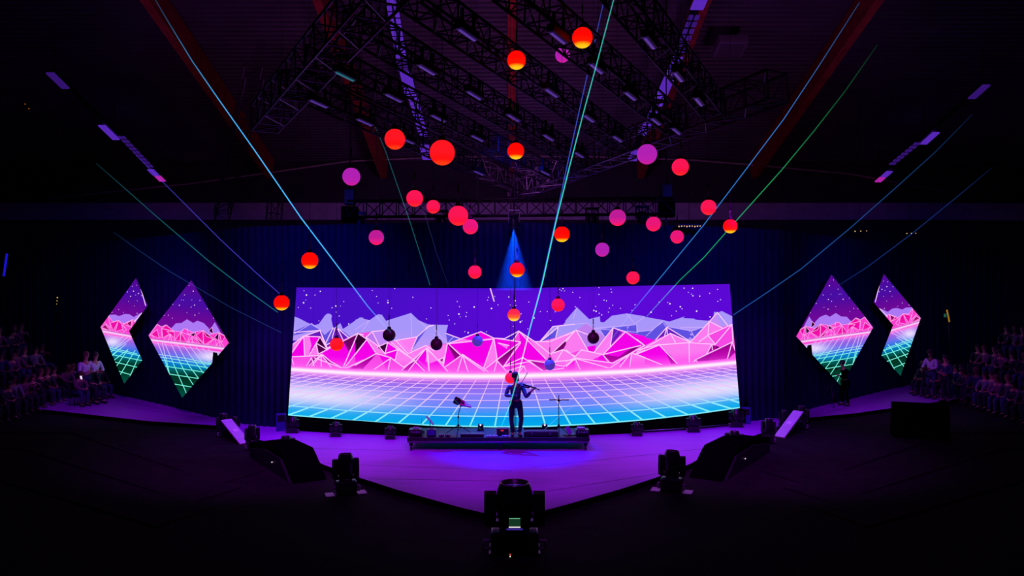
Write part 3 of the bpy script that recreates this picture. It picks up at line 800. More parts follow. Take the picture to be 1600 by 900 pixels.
# outer chevrons (traced on the left one)
o4, s4 = (150, 425), 5.0
P4 = lambda *q: [(o4[0] + q[i] / s4, o4[1] + q[i + 1] / s4) for i in range(0, len(q), 2)]
cout = P4(312, 48, 403, 262, 258, 462, 361, 690, 220, 872, 36, 430)
cclips = [P4(312, 48, 403, 262, 258, 462, 36, 430), P4(36, 430, 258, 462, 361, 690, 220, 872)]
chz = [(150, 425 + 455 / s4), (150 + 50 / s4, 425 + 462 / s4), (150 + 275 / s4, 425 + 502 / s4), (240, 425 + 530 / s4)]
csh = side_shade(chz, (150 + 130 / s4, 425 + 545 / s4, 14, 9), 425 + 872 / s4); csh.hz = chz
cfac = [(LAVS, 90, 400, 95, 335, 150, 333, 180, 345, 225, 328, 260, 330, 295, 352, 345, 322, 362, 330, 300, 420, 100, 420),
        (PK, 30, 480, 40, 425, 95, 340, 130, 388, 175, 378, 215, 405, 285, 372, 310, 380, 275, 520), (MG2, 110, 400, 175, 380, 135, 462), (PK, 60, 390, 95, 342, 115, 440), (MG2, 175, 380, 232, 440, 150, 468), (DM2, 45, 432, 72, 410, 115, 462), (MG2, 215, 408, 285, 375, 278, 432), (PK, 200, 410, 240, 450, 215, 470), (DM2, 240, 400, 280, 378, 270, 430)]
cfl = [(215, 500, 105, 605), (250, 505, 112, 630), (235, 560, 125, 655), (200, 590, 120, 652), (250, 605, 140, 690), (250, 605, 157, 740), (305, 612, 187, 806), (340, 645, 265, 816), (275, 520, 150, 600), (110, 590, 320, 640), (105, 605, 345, 655), (122, 645, 358, 692), (142, 702, 322, 744), (172, 774, 270, 802)]
cst = [(285, 112, 1.2), (293, 150, 2), (317, 103, 1.2), (332, 168, 1.8), (270, 190, 1.8), (310, 180, 1.1), (355, 185, 1.2), (245, 155, 1.3), (322, 225, 1.1), (300, 265, 1), (178, 293, 1.2), (215, 315, 1), (320, 322, 1.5), (125, 315, 1.2), (255, 230, 1)]
cstr = [(350, 130, 388, 262), (357, 320, 298, 388)]
side_screen('chevron_screen', 'chevron-shaped screen beside the left stand, left end of the row of screens', cclips, cout, csh, o4, s4, cfac, [], cfl, cst, None, cstr)
Hc = solve_h([cout[0], cout[1], cout[2], cout[3], cout[4], cout[5]][0:1] + [cout[5], cout[4], cout[2]], [(1381, 428.4), (1438.6, 497), (1407, 587.2), (1395.6, 508)])
side_screen('chevron_screen', 'chevron-shaped screen beside the right stand, right end of the row of screens', cclips, cout, csh, o4, s4, cfac, [], cfl, cst, Hc, cstr)
# ------------------------------------------------------------------ trusses
def truss(name, label, p0, p1, size, panel, group=None, m=TRUSSM, r=.028):
    p0, p1 = Vector(p0), Vector(p1)
    d = (p1 - p0).normalized(); L = (p1 - p0).length
    side = d.cross(Vector((0, 0, 1)))
    side = side.normalized() if side.length > .05 else Vector((1, 0, 0))
    up = side.cross(d).normalized()
    t = thing(name, label, 'truss', p0, 0, group)
    h = size / 2
    cs = [(side * sx * h + up * sz * h) for sx, sz in ((-1, -1), (1, -1), (1, 1), (-1, 1))]
    for c in cs:
        MB().tube([c, c + d * L], r, 6).build('chord', m, t)
    mb = MB(); nP = max(1, int(L / panel))
    for j in range(4):
        a, b = cs[j], cs[(j + 1) % 4]
        for i in range(nP):
            q0, q1 = d * (L * i / nP), d * (L * (i + 1) / nP)
            mb.tube([(a if i % 2 == 0 else b) + q0, (b if i % 2 == 0 else a) + q1], r * .6, 4, False)
            mb.tube([a + q0, b + q0], r * .6, 4, False)
        mb.tube([a + d * L, b + d * L], r * .6, 4, False)
    mb.build('lacing', m, t, kind='stuff')
    return t
truss('lighting_truss', 'long rig truss crossing the upper left, from the top edge down to a free end', rig(650, -86), rig(413, 186), .55, .55)
truss('lighting_truss', 'rig truss forming the far right side of the rig, rising to the right', rig(806, 296), rig(1215, 134), .55, .55)
RT = [((452, 126), (803, 288), 'first sloping rig truss, lowest, nearest to the left end'), ((492, 86), (858, 272), 'second sloping rig truss counted from the lowest'),
      ((552, 33), (906, 250), 'third sloping rig truss counted from the lowest'), ((640, -14), (972, 222), 'fourth sloping rig truss, left of the topmost red globes'),
      ((790, -28), (1056, 194), 'fifth sloping rig truss, passing under the topmost red globe'), ((952, -40), (1118, 172), 'sixth sloping rig truss, highest, nearest to the right end')]
TR = []
for a, b, txt in RT:
    p, q = rig(*a), rig(*b)
    TR.append((p, q))
    truss('lighting_truss', txt, p, q, .42, .45, None, mat('dark_truss', (40, 38, 44), 0.45, metal=0.6, noise=0.2, scale=12), .024)
truss('lighting_truss', 'long level truss above the video wall along the top of the curtain', U(545, 327, 24.2), U(1052, 322, 24.2), .5, .5, None, mat('dark_truss', (40, 38, 44)))
truss('lighting_truss', 'upright ladder truss standing left of the rig against the end wall', U(346, 338, 36.0), U(398, 112, 27.0), .6, .8)
truss('lighting_truss', 'short upright truss post left of the level truss', (-11.6, 35.4, -.12), U(432, 290, 34.0), .5, .6)

# light bars under the trusses
LBL = mat('bar_glow', (70, 60, 85), 0.3, emit=(96, 60, 180), strength=.5)
LBT = mat('bar_glow_teal', (70, 80, 85), 0.3, emit=(30, 130, 140), strength=.5)
bars = [(498, 162, 0), (570, 191, 0), (637, 220, 0), (748, 270, 0), (539, 119, 1), (615, 153, 1), (685, 185, 1), (746, 216, 1), (852, 270, 1), (667, 109, 2), (741, 149, 2), (802, 184, 2), (857, 215, 2), (905, 242, 2), (730, 54, 3), (862, 145, 3),
        (920, 185, 3), (965, 217, 3), (872, 59, 4), (932, 107, 4), (985, 150, 4), (1025, 190, 4), (1057, 205, 4), (1015, 67, 5), (1060, 120, 5), (1092, 159, 5)]
ORD = ['first', 'second', 'third', 'fourth', 'fifth']
TN = ['lowest', 'second-lowest', 'third-lowest', 'fourth-lowest', 'fifth-lowest', 'highest']
count = {}
for px, py, k in bars:
    j = count.get(k, 0); count[k] = j + 1
    p = rig(px, py, -.42)
    d = (TR[k][1] - TR[k][0]).normalized()
    col = 'teal-lit' if (px, py) == (539, 119) else 'violet-lit'
    r = thing('light_bar', '%s light bar, %s from the left under the %s sloping truss' % (col, ORD[j], TN[k]), 'light', p, 0, 'light bars under the rig')
    rot = d.to_track_quat('X', 'Z').to_matrix()
    MB().box((0, 0, .06), (.52, .13, .12), rot, .012).build('housing', BLACK, r)
    MB().box((0, 0, -.012), (.44, .045, .02), rot, .004).build('lens_strip', LBT if col[0] == 't' else LBL, r)
    for s in (-.16, .16): MB().box(rot @ Vector((s, 0, .22)), (.03, .05, .24), rot).build('bracket', BLACKM, r)

# violet wash on roof girders, put in as glowing panels along the rafters
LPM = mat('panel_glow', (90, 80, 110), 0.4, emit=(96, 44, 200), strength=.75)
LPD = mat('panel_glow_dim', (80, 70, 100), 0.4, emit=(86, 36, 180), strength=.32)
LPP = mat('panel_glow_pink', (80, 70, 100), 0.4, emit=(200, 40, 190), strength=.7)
def rafter_pt(px, py, drop=.5):
    a = (450.0 - py) / F
    Y = (10.95 + .304 * 38 - drop - 1.1 - H) / (a + .304)
    return Vector(((px - 800) / F * Y, Y, H + a * Y))
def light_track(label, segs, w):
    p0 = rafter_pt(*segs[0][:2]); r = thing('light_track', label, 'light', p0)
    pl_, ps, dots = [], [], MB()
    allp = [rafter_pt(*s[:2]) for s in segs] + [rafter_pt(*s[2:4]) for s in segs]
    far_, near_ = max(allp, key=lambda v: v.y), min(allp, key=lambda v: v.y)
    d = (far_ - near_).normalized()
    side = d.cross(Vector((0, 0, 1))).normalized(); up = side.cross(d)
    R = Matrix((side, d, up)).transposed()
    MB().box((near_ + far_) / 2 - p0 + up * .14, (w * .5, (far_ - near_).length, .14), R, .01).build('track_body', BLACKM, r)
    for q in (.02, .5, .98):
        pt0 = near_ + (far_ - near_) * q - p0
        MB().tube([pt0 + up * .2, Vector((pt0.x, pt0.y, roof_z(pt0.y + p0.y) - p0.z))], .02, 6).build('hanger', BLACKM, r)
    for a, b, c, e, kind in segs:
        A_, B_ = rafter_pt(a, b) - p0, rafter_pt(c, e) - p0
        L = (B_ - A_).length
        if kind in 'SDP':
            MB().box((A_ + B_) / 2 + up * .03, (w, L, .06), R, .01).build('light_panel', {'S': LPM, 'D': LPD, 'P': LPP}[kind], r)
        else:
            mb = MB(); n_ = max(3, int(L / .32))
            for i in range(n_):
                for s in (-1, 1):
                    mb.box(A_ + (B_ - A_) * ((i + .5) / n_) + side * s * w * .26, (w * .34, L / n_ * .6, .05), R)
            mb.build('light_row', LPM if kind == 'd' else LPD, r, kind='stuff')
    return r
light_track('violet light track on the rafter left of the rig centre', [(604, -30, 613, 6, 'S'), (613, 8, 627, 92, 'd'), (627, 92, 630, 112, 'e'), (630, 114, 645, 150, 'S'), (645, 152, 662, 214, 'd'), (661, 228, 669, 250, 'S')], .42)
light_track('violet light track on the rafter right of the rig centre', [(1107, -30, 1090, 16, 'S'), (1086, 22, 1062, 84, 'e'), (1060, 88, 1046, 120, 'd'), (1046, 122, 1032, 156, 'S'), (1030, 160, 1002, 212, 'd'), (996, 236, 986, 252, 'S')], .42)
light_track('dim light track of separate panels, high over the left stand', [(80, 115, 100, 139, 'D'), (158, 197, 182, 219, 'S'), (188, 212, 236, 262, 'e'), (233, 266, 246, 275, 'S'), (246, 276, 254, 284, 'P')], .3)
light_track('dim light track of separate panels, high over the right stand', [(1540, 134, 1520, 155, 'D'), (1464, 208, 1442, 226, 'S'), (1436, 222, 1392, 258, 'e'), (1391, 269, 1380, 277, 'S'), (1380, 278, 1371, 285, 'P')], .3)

# hoists and hanging units over the curtain
def hoist(px, py, Y, label, h=.9):
    p = U(px, py, Y)
    r = thing('chain_hoist', label, 'hoist', p)
    MB().box((0, 0, 0), (.34, .3, .5), None, .03).build('motor', BLACK, r)
    MB().box((0, -.02, -.55), (.5, .36, .5), None, .03).build('chain_bag', CLOTHK, r)
    MB().tube([(0, 0, .2), (0, 0, roof_z(Y) - p.z - .2)], .02, 6).build('chain', BLACKM, r)
    MB().tube([(.0, 0, -.75), (0, 0, -1.1)], .025, 6).build('hook', STEEL, r)
hoist(547, 308, 24.2, 'black chain hoist over the left end of the level truss')
hoist(1041, 300, 24.2, 'black chain hoist over the right end of the level truss')
for px, py, lab in ((562, 348, 'hanging lamp at the left end under the level truss'), (690, 345, 'hanging lamp under the level truss, left of the blue spotlight'), (925, 341, 'hanging lamp under the level truss, right of the blue spotlight'),
                    (1003, 338, 'hanging lamp under the level truss near its right end')):
    r = thing('hanging_lamp', 'black ' + lab, 'light', U(px, py, 24.2))
    MB().lathe([(0, .16), (.13, .15), (.16, .0), (.15, -.2), (.12, -.22), (0, -.2)], n=16).build('head', BLACK, r)
    mb = MB(); mb.box((0, 0, .3), (.42, .14, .08), None, .01); mb.box((-.19, 0, .12), (.04, .12, .4), None, .01); mb.box((.19, 0, .12), (.04, .12, .4), None, .01)
    mb.build('yoke', BLACKM, r)
WARM = mat('warm_lamp', (255, 210, 140), 0.4, emit=(255, 205, 140), strength=.9)
for px0, px1, py, n_, lab in ((1061, 1094, 354, 9, 'row of tiny warm lamps under the right end of the level truss'), (916, 955, 353, 5, 'faint row of tiny warm lamps right of centre'),
                              (1336, 1354, 361.5, 3, 'short row of tiny warm lamps over the right diamond screen'), (1417, 1431, 365, 3, 'short row of tiny warm lamps over the right chevron screen')):
    Y = wallY((px0 + px1) / 2) + .3
    if px0 < 1100: Y = 24.0
    p = U((px0 + px1) / 2, py, Y)
    r = thing('lamp_strip', lab, 'light', p)
    w = (px1 - px0) / F * Y
    MB().tube([(0, .1, .05), (0, .1, roof_z(Y + .1) - p.z)], .008, 5).build('hanger', BLACKM, r)
    MB().box((0, .03, .05), (w + .1, .42, .05), None, .005).build('rail', BLACKM, r)
    for i in range(n_):
        MB().ball((-w / 2 + w * i / max(1, n_ - 1), 0, (i % 3) * .012), .022 if px0 != 916 else .013, 8).build('bulb', WARM, r)

# ------------------------------------------------------------------ globes
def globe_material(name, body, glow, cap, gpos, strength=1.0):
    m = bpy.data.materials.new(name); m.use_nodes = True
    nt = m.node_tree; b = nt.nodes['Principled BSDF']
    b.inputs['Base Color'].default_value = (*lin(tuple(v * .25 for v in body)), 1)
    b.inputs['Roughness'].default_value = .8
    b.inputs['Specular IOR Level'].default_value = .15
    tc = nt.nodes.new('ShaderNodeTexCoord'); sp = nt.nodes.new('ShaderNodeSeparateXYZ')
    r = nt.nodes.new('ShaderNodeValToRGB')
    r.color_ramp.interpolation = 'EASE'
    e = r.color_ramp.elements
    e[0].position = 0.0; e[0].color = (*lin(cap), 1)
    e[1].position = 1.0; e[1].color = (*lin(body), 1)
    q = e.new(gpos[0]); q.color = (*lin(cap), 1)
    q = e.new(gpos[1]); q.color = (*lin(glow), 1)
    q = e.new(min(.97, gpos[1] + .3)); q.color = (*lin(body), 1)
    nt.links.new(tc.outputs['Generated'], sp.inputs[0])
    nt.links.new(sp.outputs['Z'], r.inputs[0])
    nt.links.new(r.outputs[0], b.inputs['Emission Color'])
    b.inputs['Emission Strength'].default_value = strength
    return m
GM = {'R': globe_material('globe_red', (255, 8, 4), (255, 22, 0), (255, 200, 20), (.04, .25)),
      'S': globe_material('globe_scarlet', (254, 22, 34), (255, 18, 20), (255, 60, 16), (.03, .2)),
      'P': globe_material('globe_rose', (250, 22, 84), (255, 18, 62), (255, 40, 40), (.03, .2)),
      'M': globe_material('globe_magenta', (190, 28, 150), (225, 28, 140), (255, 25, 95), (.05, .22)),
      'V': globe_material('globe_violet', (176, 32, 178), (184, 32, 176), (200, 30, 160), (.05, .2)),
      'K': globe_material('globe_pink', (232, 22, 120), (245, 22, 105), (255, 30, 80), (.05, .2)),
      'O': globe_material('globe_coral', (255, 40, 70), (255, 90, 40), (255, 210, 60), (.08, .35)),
      'D': mat('globe_unlit', (70, 12, 40), .5, noise=.1), 'B': mat('globe_blue_unlit', (92, 70, 180), .45, emit=(78, 60, 140), strength=.6, noise=.1)}  # blue-grey globes are given a faint even glow of their own
WIRE = mat('thin_wire', (40, 38, 44), .5, metal=.4)
globes = [(910, 59, 16, 'R', 'large red glowing globe, topmost of all, beside the blue laser beam'), (807, 94, 14.5, 'R', 'red glowing globe with yellow underside, hanging alone high at centre'),
    (879, 86, 11.5, 'V', 'small violet globe just below and left of the topmost red globe'), (617, 217.5, 16, 'S', 'large scarlet globe left of the biggest globe of all'), (691, 238.5, 19.7, 'S', 'biggest scarlet globe, hanging in front of the lowest rig truss'),
    (806, 236, 13, 'R', 'red globe with bright yellow underside, under the rig at centre'), (549, 276, 13.8, 'V', 'violet globe hanging furthest left beneath the rig, above the purple one'), (1011, 241, 15.6, 'V', 'large violet globe at the lower end of the right light track'),
    (1063, 261, 13.2, 'P', 'rose-red globe just right of the large violet globe'), (648, 310, 13, 'P', 'rose-red globe, left of a smaller one, below the biggest globe'), (677, 323, 10.6, 'P', 'small rose-red globe between two larger ones left of centre'),
    (716, 337, 15.6, 'P', 'large rose-red globe partly in front of a pinker one'), (735, 354, 12, 'K', 'pink globe half behind the large rose-red globe'), (1107, 324, 12, 'P', 'rose-red globe touching the blue laser beam on the right'),
    (1141, 353.5, 11, 'R', 'red globe on the green laser beam, furthest right of all'), (965, 340, 13, 'M', 'magenta globe with pink underside, left of two pinker ones at right'), (1021, 350, 11.5, 'K', 'pink globe between the magenta globe and the smaller pink one'),
    (1058, 370, 10.4, 'K', 'small pink globe below the row of warm lamps'), (941, 390, 11, 'V', 'violet globe hanging lowest of the violet ones, right of the cyan beam'), (588, 371, 11.8, 'M', 'magenta globe above the left half of the video wall'),
    (878, 366, 12.2, 'R', 'red globe crossed at its left edge by the cyan laser beam'), (484, 407, 13, 'R', 'red globe with yellow underside, above the left corner of the video wall'), (742, 425, 10.5, 'P', 'small rose-red globe just above the video wall, left of the blue spot'),
    (808, 421.5, 11.7, 'R', 'red globe hanging in the blue light cone'), (989, 434, 10.2, 'P', 'small rose-red globe just above the top edge of the video wall at right'), (440, 473, 12, 'R', 'red globe left of the video wall, furthest left of all'),
    (803, 492, 10, 'O', 'coral globe on a black line in front of the starry sky'), (872, 476.5, 10.4, 'P', 'rose-red globe in front of the starry sky, right of the cyan beam'), (526, 538, 10.4, 'S', 'scarlet globe low in front of the left mountains'),
    (608, 523.5, 10, 'D', 'dark unlit globe in front of the lavender mountains at left'), (682, 538, 9.5, 'D', 'dark unlit globe between the left mountains and the blue-grey globe'), (746, 533, 8.6, 'B', 'blue-grey unlit globe in front of the pink mountain left of centre'),
    (927, 528, 9.4, 'D', 'dark unlit globe in front of the right-hand mountains'), (859, 570, 8.6, 'B', 'blue-grey unlit globe just above the glowing horizon line'), (797.5, 590.5, 8.6, 'P', 'rose-red globe half hidden behind the violinist\'s head')]
gm_sphere = {}
for px, py, r, c, lab in globes:
    D = .31
    Y = D * F / (2 * r)
    lim = wallY(px) - .9
    if 445 < px < 1150 and py > 440 and Y > lim - .3: Y = lim - .3
    if py > 585: Y = 22.0
    R = r * Y / F
    g = thing('hanging_globe', lab, 'globe', U(px, py, Y), 0, 'glowing globes over the stage')
    key = c
    if key not in gm_sphere:
        gm_sphere[key] = MB().ball((0, 0, 0), 1.0, 32).mesh('globe')
    s = link('globe', gm_sphere[key], GM[c], g); s.scale = (R, R, R)
    MB().lathe([(0, R + .05), (.035, R + .05), (.05, R + .01), (.05, R - .012), (0, R - .012)], n=12).build('cap', BLACKM, g)
    mb = MB()
    for i in range(3):
        z = R + .075 + i * .05
        ring = [(.016 * math.cos(a) if i % 2 else 0, 0 if i % 2 else .016 * math.cos(a), z + .03 * math.sin(a)) for a in [k * PI / 4 for k in range(9)]]
        mb.tube(ring, .006, 5, False)
    mb.build('shackle', STEEL, g)
    ztop = roof_z(Y) - (H + (450 - py) / F * Y)
    MB().tube([(0, 0, R + .2), (0, 0, R + .34)], .014, 6).build('turnbuckle', BLACKM, g)
    MB().tube([(0, 0, R + .3), (0, 0, ztop)], .004, 5).build('wire', WIRE, g)
# one black line runs past the coral globe down to the violinist's riser
p = U(804, 682, 22.0)
ln = MB().tube([(0, 0, .02), (0, 0, 8.0)], .012, 6).build('hanging_line', BLACK, None, (p.x, 22.0, .35))
ln['label'] = 'thin black line hanging down behind the violinist at centre'; ln['category'] = 'cable'

# ------------------------------------------------------------------ laser beams in the haze
LASER = attr_material('laser_light', True, 1.0)
CY, BLU, GRN, VBL, TEA = (52, 158, 220), (50, 74, 190), (20, 170, 100), (66, 56, 190), (24, 124, 136)
beams = [
    ('cyan laser beam slanting down from upper left onto the wide video wall', CY, 1.35, [(751, 671, .06), (680, 590, .07), (600, 508, .12), (575, 479, .5), (520, 406, 1.), (470, 340, 1.1), (400, 238, 1.), (340, 153, .7), (300, 95, .35), (264, 36, .12), (240, -5, .05)]),
    ('violet-blue laser beam running down left of the wide video wall', VBL, 1.0, [(446, 467, .55), (400, 426, .6), (345, 375, .55), (300, 330, .5), (258, 288, .4), (210, 240, .1)]),
    ('faint teal laser beam reaching the left edge of the video wall', TEA, 1.0, [(434, 488, .5), (385, 453, .5), (325, 407, .45), (250, 343, .3), (190, 290, .18), (150, 255, .05)]),
    ('barely visible blue beam over the left diamond screen', (30, 60, 120), 1.0, [(440, 520, .35), (360, 480, .3), (265, 424, .35), (215, 390, .28), (178, 363, .1)]),
    ('bright cyan-green laser beam crossing the violinist up to the top edge', (44, 184, 172), 1.5, [(783, 668, .12), (790, 650, .6), (797, 632, .75), (806, 600, .8), (829, 510, .95), (848, 440, 1.1), (869, 345, 1.), (890, 260, .85), (912, 175, .7), (935, 90, .6), (960, -5, .5)]),
    ('blue laser beam running beside the bright cyan-green one', BLU, 1.2, [(830, 505, .08), (845, 447, .5), (868, 345, .7), (888, 250, .75), (908, 160, .65), (926, 80, .5), (945, -5, .4)]),
    ('long sky-blue laser beam rising to the right from the video wall', (40, 120, 205), 1.1, [(851, 671, .05), (915, 585, .07), (985, 490, .28), (1030, 436, .6), (1100, 351, .65), (1160, 272, .65), (1224, 187, .6), (1277, 107, .35), (1343, 4, .15)]),
    ('green laser beam rising to the right past the red globe', GRN, 1.1, [(1010, 495, .18), (1062, 438, .5), (1100, 402, .6), (1160, 334, .6), (1221, 266, .5), (1270, 207, .3), (1320, 143, .12), (1371, 70, .03)]),
    ('pale blue laser beam from the right edge of the video wall up right', (30, 90, 170), 1.1, [(1146, 492, .5), (1200, 456, .5), (1252, 420, .5), (1330, 355, .4), (1400, 293, .28), (1462, 237, .15), (1520, 178, .03)]),
    ('faint blue laser beam over the right diamond screen', (25, 60, 140), 1.0, [(1310, 446, .2), (1354, 418, .35), (1425, 365, .4), (1501, 303, .25), (1550, 262, .05)]),
    ('faint green-grey beam falling between the rig and the video wall', (20, 120, 130), .9, [(575, 172, .1), (602, 235, .3), (640, 345, .4), (672, 446, .4)]),
    ('barely visible grey-blue beam right of the faint green-grey one', (50, 60, 120), .8, [(645, 290, .15), (664, 335, .25), (682, 395, .2), (700, 444, .12)]),
    ('faint laser beam over the grid floor at right of the violinist', (140, 170, 230), .8, [(851, 671, .12), (880, 645, .2), (930, 612, .16), (980, 580, .05)])]
for lab, colr, w, pts in beams:
    n_ = len(pts)
    yA = min(21.4, wallY(pts[0][0]) - 1.5)
    yB = 13.0
    if 'green-grey' in lab or 'grey-blue' in lab: yA, yB = 21.0, 21.8
    if 'grid floor' in lab: yA, yB = 21.2, 21.6
    if 'crossing the violinist' in lab: yA, yB = 20.3, 10.0
    # distance runs from the stage towards the hall along the beam
    cum = [0.0]
    for a, b in zip(pts, pts[1:]): cum.append(cum[-1] + math.dist(a[:2], b[:2]))
    P, W, Cc = [], [], []
    for (x, y, k), c in zip(pts, cum):
        Y = 1.0 / ((1 / yA) + (1 / yB - 1 / yA) * c / cum[-1])
        P.append(U(x, y, Y)); W.append(w * Y / F * .62); Cc.append(tuple(v * k * .72 for v in lin(colr)))
    mb = MB(); mb.tube(P, W, 6, False)
    bm_ = mb.bm
    lay = bm_.verts.layers.float_color.new('Col')
    bm_.verts.ensure_lookup_table()
    for i, v in enumerate(bm_.verts): v[lay] = (*Cc[i // 6], 1)
    me = bpy.data.meshes.new('laser_ray'); bm_.to_mesh(me); bm_.free()
    o = link('laser_ray', me, LASER)
    o['label'] = lab; o['category'] = 'light ray'

# blue spotlight with its cone in the haze
sp = U(803, 359, 22.2)
r = thing('spotlight', 'small spotlight throwing a blue cone down at the middle of the stage', 'light', sp + Vector((0, 0, .06)))
MB().lathe([(0, .34), (.1, .33), (.13, .2), (.13, .02), (.115, .0), (.10, .01), (.10, .05), (0, .05)], n=20).build('head', BLACK, r)
MB().lathe([(0, .03), (.045, .03), (.045, .02), (0, .02)], n=16).build('lens', mat('spot_lens', (160, 210, 255), .2, emit=(150, 215, 255), strength=4.0), r)
mb = MB(); mb.box((0, 0, .5), (.34, .12, .06), None, .01); mb.box((-.16, 0, .33), (.03, .1, .36), None, .008); mb.box((.16, 0, .33), (.03, .1, .36), None, .008); mb.tube([(0, 0, .5), (0, 0, .75)], .03, 8)
mb.build('yoke', BLACKM, r)
light('SPOT', sp + Vector((0, 0, .04)), (sp.x, 21.2, 0), (0.0, .05, 1.0), 9000, .03, 46, 1.0)
cone = MB()
Lc = 1.75; rad = .58
cone.lathe([(.012, 0), (rad, -Lc), (0, -Lc)], n=24)
hz_m = bpy.data.materials.new('haze'); hz_m.use_nodes = True
nt = hz_m.node_tree
for n_ in list(nt.nodes): nt.nodes.remove(n_)
out = nt.nodes.new('ShaderNodeOutputMaterial'); vs = nt.nodes.new('ShaderNodeVolumeScatter')
vs.inputs['Color'].default_value = (.8, .8, .8, 1); vs.inputs['Density'].default_value = .05; vs.inputs['Anisotropy'].default_value = 0.0
nt.links.new(vs.outputs[0], out.inputs['Volume'])
hz = cone.build('haze', hz_m, None, sp, kind='stuff')
hz['label'] = 'blue-lit haze hanging under the small spotlight'; hz['category'] = 'haze'

# ------------------------------------------------------------------ moving heads
HEADM = mat('lamp_shell', (26, 25, 30), .28, noise=.15, scale=20)
LENSM = mat('lamp_lens', (60, 50, 80), .08, spec=.8)
RIMM = mat('lens_rim', (150, 120, 150), .25, metal=.6)
TAPE = mat('foot_plate', (190, 185, 195), .5, noise=.05)
def moving_head(label, px, py, pytop, z0=-.12, rz=0.0, tilt=0.0, display=False, plates=False, width=.86, group='moving head lamps along the stage edge'):
    p = ground(px, py, z0)
    h = (py - pytop) * p.y / F / (.985)
    t = thing('moving_head_lamp', label, 'stage light', p, rz, group)
    s = h
    W = s * width
    MB().box((0, 0, s * .19), (W * .80, s * .50, s * .30), None, s * .03).build('base', HEADM, t)
    for q in (-1, 1):
        ft = MB(); ft.box((q * W * .36, 0, s * .025), (W * .14, s * .46, s * .05), None, s * .01); ft.build('foot', BLACKM, t)
        hd = MB(); hd.tube([(q * W * .40, -s * .14, s * .10), (q * W * .50, -s * .15, s * .09), (q * W * .52, -s * .15, s * .15), (q * W * .50, -s * .15, s * .21), (q * W * .40, -s * .14, s * .20)], s * .026, 8)
        hd.build('handle', mat('handle_plastic', (135, 128, 140), .25), t)
    yk = MB(); yk.lathe([(0, s * .33), (W * .26, s * .33), (W * .26, s * .38), (0, s * .38)], n=20); yk.box((0, 0, s * .41), (W * .96, s * .2, s * .09), None, s * .03)
    yoke = yk.build('yoke', HEADM, t)
    for q in (-1, 1):
        M = Matrix.Translation((q * W * .412, 0, 0)) @ Matrix.Rotation(PI / 2, 4, 'Y')
        a = MB()
        prof = [(-s * .40, -s * .1), (-s * .40, s * .1), (-s * .62, s * .12), (-s * .84, s * .09), (-s * .87, 0), (-s * .84, -s * .09), (-s * .62, -s * .12)]
        a.prism(prof, -W * .10, W * .10, M)
        a.build('yoke_arm', HEADM, t)
    head = MB()
    hr = W * .315
    rot = Matrix.Rotation(tilt, 3, 'X')
    c = Vector((0, 0, s * .66))
    head.lathe([(0, -s * .30), (hr * .62, -s * .29), (hr * .86, -s * .22), (hr * 1.0, -s * .06), (hr * 1.0, s * .12), (hr * .93, s * .24), (hr * .83, s * .31), (hr * .80, s * .325), (hr * .72, s * .325), (hr * .70, s * .27), (0, s * .27)], c, 28, rot)
    hd = head.build('head', HEADM, t)
    MB().lathe([(hr * .71, s * .30), (hr * .79, s * .33), (hr * .83, s * .322), (hr * .80, s * .31)], c, 28, rot).build('lens_rim', RIMM, hd)
    MB().lathe([(0, s * .30), (hr * .5, s * .292), (hr * .70, s * .275), (hr * .70, s * .272), (0, s * .272)], c, 24, rot).build('lens', LENSM, hd)
    if display:
        MB().box((0, -s * .19, s * .46), (W * .30, s * .16, s * .24), None, s * .01).build('control_panel', DKPLASTIC, t)
        scn = MB(); scn.box((0, -s * .272, s * .50), (W * .19, s * .006, s * .12))
        scn.build('display', mat('display_green', (20, 60, 40), .2, emit=(36, 86, 56), strength=.4), t)
        mb = MB()
        mb.box((0, -s * .277, s * .555), (W * .18, s * .004, s * .010))
        mb.build('display_line', mat('display_bright', (120, 200, 150), .3, emit=(120, 205, 150), strength=.8), t)
        mb = MB(); mb.box((0, -s * .277, s * .435), (W * .19, s * .004, s * .012)); mb.build('display_edge', mat('display_white', (255, 250, 245), .3, emit=(255, 248, 240), strength=1.0), t)
        MB().box((0, -s * .275, s * .405), (W * .27, s * .03, s * .02), None, s * .005).build('light_ledge', mat('ledge', (90, 80, 180), .3, emit=(58, 36, 150), strength=.7), t)
        MB().ball((-W * .075, -s * .255, -s * .0 + .045 * s), s * .009, 8).build('red_led', mat('led_red', (255, 60, 60), .3, emit=(255, 60, 50), strength=1.2), t)
        MB().ball((-W * .075, -s * .255, s * .02), s * .009, 8).build('white_led', mat('led_white', (255, 250, 220), .3, emit=(235, 255, 225), strength=1.2), t)
    if plates:
        for q in (-1, 1):
            MB().box((q * W * .62, -s * .04, s * .012), (W * .36, s * .36, s * .02), None, s * .004).build('foot_plate', TAPE, t)
    return t
moving_head('big black moving-head lamp with green display at the tip of the stage V', 804, 862, 754, -.12, 0, 0, True, False, .84)
moving_head('black moving-head lamp on the left V edge, between two violet plates', 540, 771, 709, -.12, .35, -.08, False, True, .62)
moving_head('black moving-head lamp on the right V edge, between two violet plates', 1050, 767, 704, -.12, -.35, -.08, False, True, .62)
moving_head('black moving-head lamp behind the left black wedge box, only its head showing', 447, 714, 681, -.12, .5, -.1, False, False, .78)
moving_head('black moving-head lamp behind the right black wedge box, only its head showing', 1147, 707, 673, -.12, -.5, -.1, False, False, .78)
moving_head('black moving-head lamp at the foot of the left slanted violet board', 394, 702, 664, -.12, .5, -.05, False, False, .56)
moving_head('black moving-head lamp at the foot of the right slanted violet board', 1201, 692, 654, -.12, -.5, -.05, False, False, .56)
moving_head('dim moving-head lamp at the raised end of the left slanted violet board', 350, 682, 646, -.12, .6, 0, False, False, .6)
